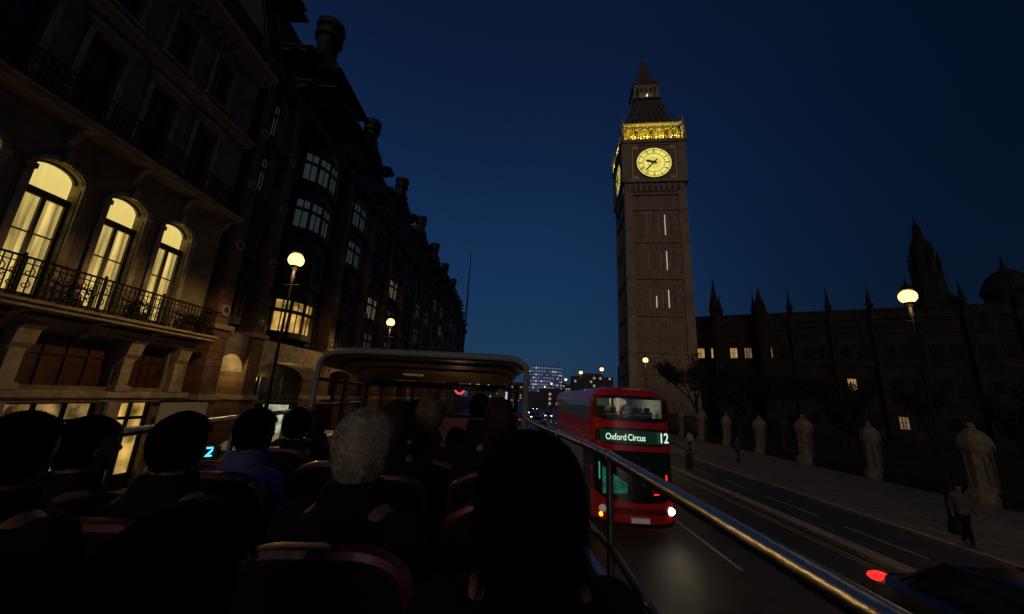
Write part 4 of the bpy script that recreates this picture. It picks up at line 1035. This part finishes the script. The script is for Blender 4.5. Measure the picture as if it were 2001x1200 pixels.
# ------------------------------------------------------------------ people
def finalize(mb,name,voxel,smooth=4):
    me=mb.mesh(name,SKIN); o=bpy.data.objects.new(name,me); COL.objects.link(o)
    r=o.modifiers.new('r','REMESH'); r.mode='VOXEL'; r.voxel_size=voxel; r.use_smooth_shade=True
    s=o.modifiers.new('s','SMOOTH'); s.iterations=smooth; s.factor=.5
    dg=bpy.context.evaluated_depsgraph_get(); m2=bpy.data.meshes.new_from_object(o.evaluated_get(dg)); bpy.data.objects.remove(o)
    m2.name=name; m2.polygons.foreach_set('use_smooth',[True]*len(m2.polygons)); m2.materials.clear(); m2.materials.append(SKIN); return m2
def limb(mb,pts,rs):
    for i in range(len(pts)-1):
        mb.tube([pts[i],pts[i+1]],[rs[i],rs[i+1]],12)
    for p,r in zip(pts,rs): mb.ell(p,(r,r,r),12,8)
def torso(mb,secs,e=0):
    vs=[];fs=[];n=18
    for x,y_,z_,rx,ry in secs:
        for k_ in range(n): a=2*pi*k_/n; c,s_=math.cos(a),math.sin(a); vs.append((x+(rx+e)*math.copysign(abs(c)**.8,c),y_+(ry+e)*math.copysign(abs(s_)**.8,s_),z_))
    for i in range(len(secs)-1):
        for k_ in range(n): fs.append((i*n+k_,i*n+(k_+1)%n,(i+1)*n+(k_+1)%n,(i+1)*n+k_))
    fs.append(tuple(range(n))[::-1]); fs.append(tuple((len(secs)-1)*n+k_ for k_ in range(n))); mb.add(vs,fs)
def hand(mb,w_,d,side,grip=.5):
    w_=Vector(w_); d=Vector(d).normalized(); up=Vector((0,0,1)); s_=d.cross(up)
    if s_.length<.25: s_=Vector((1,0,0))
    s_.normalize(); n_=s_.cross(d).normalized()
    limb(mb,[w_,w_+d*.04,w_+d*.085],[.026,.034,.032])
    for k_,(o_,l) in enumerate(((-.030,.062),(-.010,.075),(.011,.07),(.031,.055))):
        b_=w_+d*.085+s_*o_; c_=b_+d*l*.5-n_*l*.15*grip; e_=c_+d*l*.35-n_*l*.5*grip
        limb(mb,[b_,c_,e_],[.0115,.010,.0085])
    b_=w_+d*.03+s_*(-side)*.03; c_=b_+d*.035+s_*(-side)*.03-n_*.01; limb(mb,[b_,c_,c_+d*.03],[.015,.012,.010])
SE=[(0,0,-.02,.15,.11),(0,0,.08,.165,.125),(0,-.01,.2,.15,.12),(0,-.02,.33,.17,.125),(0,-.025,.44,.185,.12),(0,-.025,.52,.185,.105),(0,-.02,.575,.145,.085),(0,-.01,.62,.085,.07),(0,0,.65,.06,.06)]
def headgeo(mb,c):
    x,y_,z_=c
    mb.ell((x,y_-.008,z_+.02),(.077,.097,.098),20,14); mb.ell((x,y_+.022,z_-.045),(.058,.068,.068),16,10)
    mb.tube([(x,y_+.082,z_+.02),(x,y_+.104,z_-.018)],[.010,.017],8); mb.ell((x,y_+.1,z_-.018),(.017,.014,.012),8,6)
    for s_ in(-1,1): mb.ell((x+s_*.078,y_-.004,z_-.005),(.012,.02,.032),10,8); mb.ell((x+s_*.03,y_+.078,z_+.012),(.014,.012,.009),8,6)
    mb.ell((x,y_+.082,z_-.055),(.024,.012,.007),10,6); mb.ell((x,y_+.07,z_-.092),(.02,.018,.015),8,6)
HZ=.755
def pose_meshes(pose):
    b_=MB(); j=MB(); t=MB(); torso(b_,SE); torso(j,SE[:-2],.028)
    torso(j,[(0,-.012,.56,.13,.11),(0,-.008,.62,.095,.092),(0,.0,.668,.082,.085)])
    limb(b_,[(0,-.005,.58),(0,.0,.68)],[.062,.058]); headgeo(b_,(0,.02,HZ))
    for s_ in(-1,1):
        sh_=(s_*.175,-.02,.515)
        if pose=='walk': el=(s_*.235,-.02-s_*.09,.24); wr=(s_*.22,.08-s_*.16,.02); dd=(0,.25,-1)
        elif pose=='phone' and s_==1: el=(.28,.14,.55); wr=(.21,.26,.80); dd=(-.1,.15,1)
        else: el=(s_*.235,.06,.26); wr=(s_*.13,.27,.16); dd=(-s_*.3,1,-.1)
        limb(b_,[sh_,el,wr],[.055,.042,.028]); limb(j,[sh_,el,tuple(Vector(el).lerp(Vector(wr),.93))],[.085,.068,.048]); hand(b_,wr,dd,s_)
        if pose=='walk': hp=(s_*.09,0,.0); kn=(s_*.095,.09+s_*.14,-.42); an=(s_*.095,-.02+s_*.27,-.84); to=(s_*.11,.13+s_*.27,-.885)
        else: hp=(s_*.09,.02,.04); kn=(s_*.13,.44,.07); an=(s_*.13,.46,-.36); to=(s_*.14,.60,-.42)
        limb(b_,[hp,kn,an,to],[.085,.056,.038,.035]); limb(t,[hp,kn,tuple(Vector(kn).lerp(Vector(an),.92))],[.098,.07,.06])
    torso(t,SE[:2],.016)
    return finalize(b_,'person',.011,3),finalize(j,'jacket',.013,3),finalize(t,'trousers',.014,5)
PM={p:pose_meshes(p) for p in('sit','phone','walk')}
def hair_mesh(kind,n,seed,wd=.0016):
    random.seed(seed); mb=MB(); c=Vector((0,.012,HZ+.02)); R3=Vector((.085,.106,.105))
    nu,nv=28,16; idx={}
    vs=[];fs=[]
    def ok(d):
        if kind=='long': return not(d.y>.35 and d.z<.55) 
        return (d.z>-.15 and d.y<.1) or (d.z>.45) or (d.y<-.05 and d.z>-.80)
    for iu in range(nv+1):
        ph=-pi/2+pi*iu/nv
        for k_ in range(nu):
            a=2*pi*k_/nu; d=Vector((math.cos(ph)*math.cos(a),math.cos(ph)*math.sin(a),math.sin(ph)))
            bulge=1.03+(.05*math.sin(7*a+3*ph)*math.cos(5*ph) if kind!='short' else .015*math.sin(9*a))
            vs.append((c.x+d.x*R3.x*bulge,c.y+d.y*R3.y*bulge,c.z+d.z*R3.z*bulge)); idx[(iu,k_)]=d
    for iu in range(nv):
        for k_ in range(nu):
            d=(idx[(iu,k_)]+idx[(iu+1,(k_+1)%nu)])*.5
            if ok(d.normalized() if d.length>0 else d): fs.append((iu*nu+k_,iu*nu+(k_+1)%nu,(iu+1)*nu+(k_+1)%nu,(iu+1)*nu+k_))
    mb.add(vs,fs)
    cnt=0
    while cnt<n:
        d=Vector((random.gauss(0,1),random.gauss(0,1),random.gauss(0,1))).normalized()
        if not ok(d): continue
        cnt+=1
        L_={'short':random.uniform(.02,.04),'fluffy':random.uniform(.035,.07),'long':random.uniform(.10,.24)}[kind]
        p=c+Vector((d.x*R3.x,d.y*R3.y,d.z*R3.z))*1.02; seg=5
        clump=Vector((math.sin(9*d.x+4*d.z),math.cos(8*d.y+3*d.x),math.sin(7*d.z+5*d.y)))*.45
        fl=(Vector((0,-.45,-.45)) if kind!='long' else Vector((0,-.2,-1)))+Vector((random.gauss(0,.14),random.gauss(0,.14),random.gauss(0,.14)))+(clump if kind!='long' else clump*.2)
        side=d.cross(fl).normalized()
        pts=[]; q=p.copy(); nrm=d.copy()
        for s_ in range(seg+1):
            pts.append(q.copy())
            tdir=fl-nrm*fl.dot(nrm)
            if tdir.length<.01: tdir=Vector((0,-1,0))
            lift={'short':.15,'fluffy':.5-.2*s_,'long':.05}[kind]
            q=q+(tdir.normalized()+nrm*lift).normalized()*L_/seg
            e=Vector(((q.x-c.x)/R3.x,(q.y-c.y)/R3.y,max(q.z-c.z,-.02)/R3.z))
            if e.length>0: nrm=Vector((e.x/R3.x,e.y/R3.y,e.z/R3.z)).normalized()
            if kind=='long' and q.z<c.z: nrm=Vector((nrm.x,nrm.y,0)).normalized()*.2
        ww=wd*random.uniform(.7,1.6)
        vs=[];fs=[]
        for s_,pt in enumerate(pts):
            k_=ww*(1-s_/(seg+.6)); vs+= [pt-side*k_,pt+side*k_]
        for s_ in range(seg): fs.append((2*s_,2*s_+1,2*s_+3,2*s_+2))
        mb.add(vs,fs)
    return mb.mesh('hair',BLACK,True)
HM={'short':hair_mesh('short',7000,1),'fluffy':hair_mesh('fluffy',9000,2),'long':hair_mesh('long',8000,3,.0020)}
HC_={'black':mat('hair_black',(.004,.003,.0025),.85,var=.4,scale=30,spec=.04),'brown':mat('hair_brown',(.040,.023,.012),.8,var=.5,scale=40,spec=.1),
 'grey':mat('hair_grey',(.33,.275,.19),.8,var=.45,scale=45,spec=.1),'blond':mat('hair_fair',(.17,.11,.06),.8,var=.5,scale=40,spec=.1)}
CL={}
def cloth(c): 
    if c not in CL: CL[c]=mat('cloth_%d'%len(CL),c,.95,var=.25,scale=9,bump=.6,bscale=14,spec=.1)
    return CL[c]
def slotmat(o,m): o.material_slots[0].link='OBJECT'; o.material_slots[0].material=m
def person(label,x,y_,hz,pose='sit',hair='short',hc='black',jk=(.02,.02,.025),tr=(.02,.02,.03),rot=5,sc=1.0,group='passengers on the open deck',hs=1.0):
    b_,j,t=PM[pose]
    o=inst('person',b_,None,(x,y_,hz-HZ*sc),(0,0,rad(rot)),(sc,sc,sc)); o['label']=label; o['category']='person'
    if group: o['group']=group
    jo=inst('jacket',j,o); slotmat(jo,cloth(jk)); to=inst('trousers',t,o); slotmat(to,cloth(tr))
    h_=inst('hair',HM[hair],o); slotmat(h_,HC_[hc]); h_.scale=(hs,hs,hs); h_.location=(0,0,(HZ+.02)*(1-hs))
    return o
zz=lambda z_:HC+z_
D1=(.008,.008,.009); D2=(.012,.011,.012)
plist=[
 ('person with dark shoulder length hair in a black coat',.05,.98,-.225,'sit','long','black',D1,1.05,1.08,5),
 ('person with dark hair in a dark coat',-.50,.62,-.325,'sit','fluffy','black',D1,1.0,1.03,3),
 ('older person with grey hair and a black jacket',-.49,1.28,-.19,'sit','fluffy','grey',D1,1.0,.98,-10),
 ('person with cropped dark hair in a dark jacket',-1.17,1.36,-.225,'sit','short','black',D2,.93,1.0,8),
 ('person with dark hair in a purple blue jacket',-1.33,1.98,-.24,'sit','short','black',(.10,.10,.26),.97,1.0,-15),
 ('person with short dark hair in a black coat',-1.36,1.06,-.22,'sit','short','black',D1,.9,1.0,12),
 ('person with short dark hair in a dark jacket',-1.66,1.50,-.27,'sit','short','black',D2,.93,1.0,-20),
 ('person with brown hair in a dark jacket',-.66,2.15,-.18,'sit','fluffy','brown',D2,.98,1.0,5),
 ('person with fair hair in a dark coat',-.57,2.60,-.15,'sit','fluffy','blond',D2,1.0,1.0,5),
 ('person with brown hair in a dark jacket',-.09,2.35,-.13,'sit','fluffy','brown',D2,.98,.98,10),
 ('person with dark hair in a dark coat',-1.55,2.75,-.27,'sit','short','black',D2,1.0,1.0,20),
 ('person with brown hair in a dark jacket',-1.68,3.3,-.29,'sit','fluffy','brown',D2,.97,1.0,0),
 ('person holding up a phone to film the street',-.30,3.3,-.10,'phone','short','black',D2,1.0,1.0,5),
 ('person with long dark hair in a black coat',-.85,3.4,-.19,'sit','long','black',D2,1.0,1.0,5),
 ('person with short dark hair in a dark jacket',-1.2,4.2,-.22,'sit','short','black',D2,1.0,1.0,5),
 ('person with brown hair in a dark jacket',-.3,4.3,-.17,'sit','fluffy','brown',D2,1.0,1.0,5),
]
for lab,x,y_,z_,pose,hr,hc,jk,sc_,hs_,rt in plist:
    person(lab,x,y_,zz(z_),pose,hr,hc,jk,sc=sc_,hs=hs_,rot=rt)
    seat(x,y_-.03)
seat(-.02,1.75); seat(-.95,2.35); seat(-1.45,2.2)
ph=root('smartphone','smartphone with a glowing screen held up in a hand','phone',(-.10,3.60,HC-.045),rad(10))
MB().box(-.036,.036,.0,.008,0,.13).obj('case',BLACK,ph,bevel=.003); MB().box(-.030,.030,-.002,-.0005,.006,.10).obj('screen',SCREEN,ph)
def ped(label,x,y_,jk,tr,hc,rot,sc_=1.0,hair='short'):
    person(label,x,y_,.12+.92*sc_+HZ*sc_,'walk',hair,hc,jk,tr,rot,sc_,'pedestrians on the pavement')
ped('person walking in a grey coat and dark trousers',14.35,13.0,(.10,.085,.07),(.010,.010,.012),'black',170)
ped('person walking in a pale shirt on the pavement',15.4,34,(.3,.27,.22),(.03,.03,.03),'brown',10)
ped('person walking in a dark coat on the pavement',16.6,29,(.05,.04,.04),(.03,.03,.03),'black',185)
print('DONE')
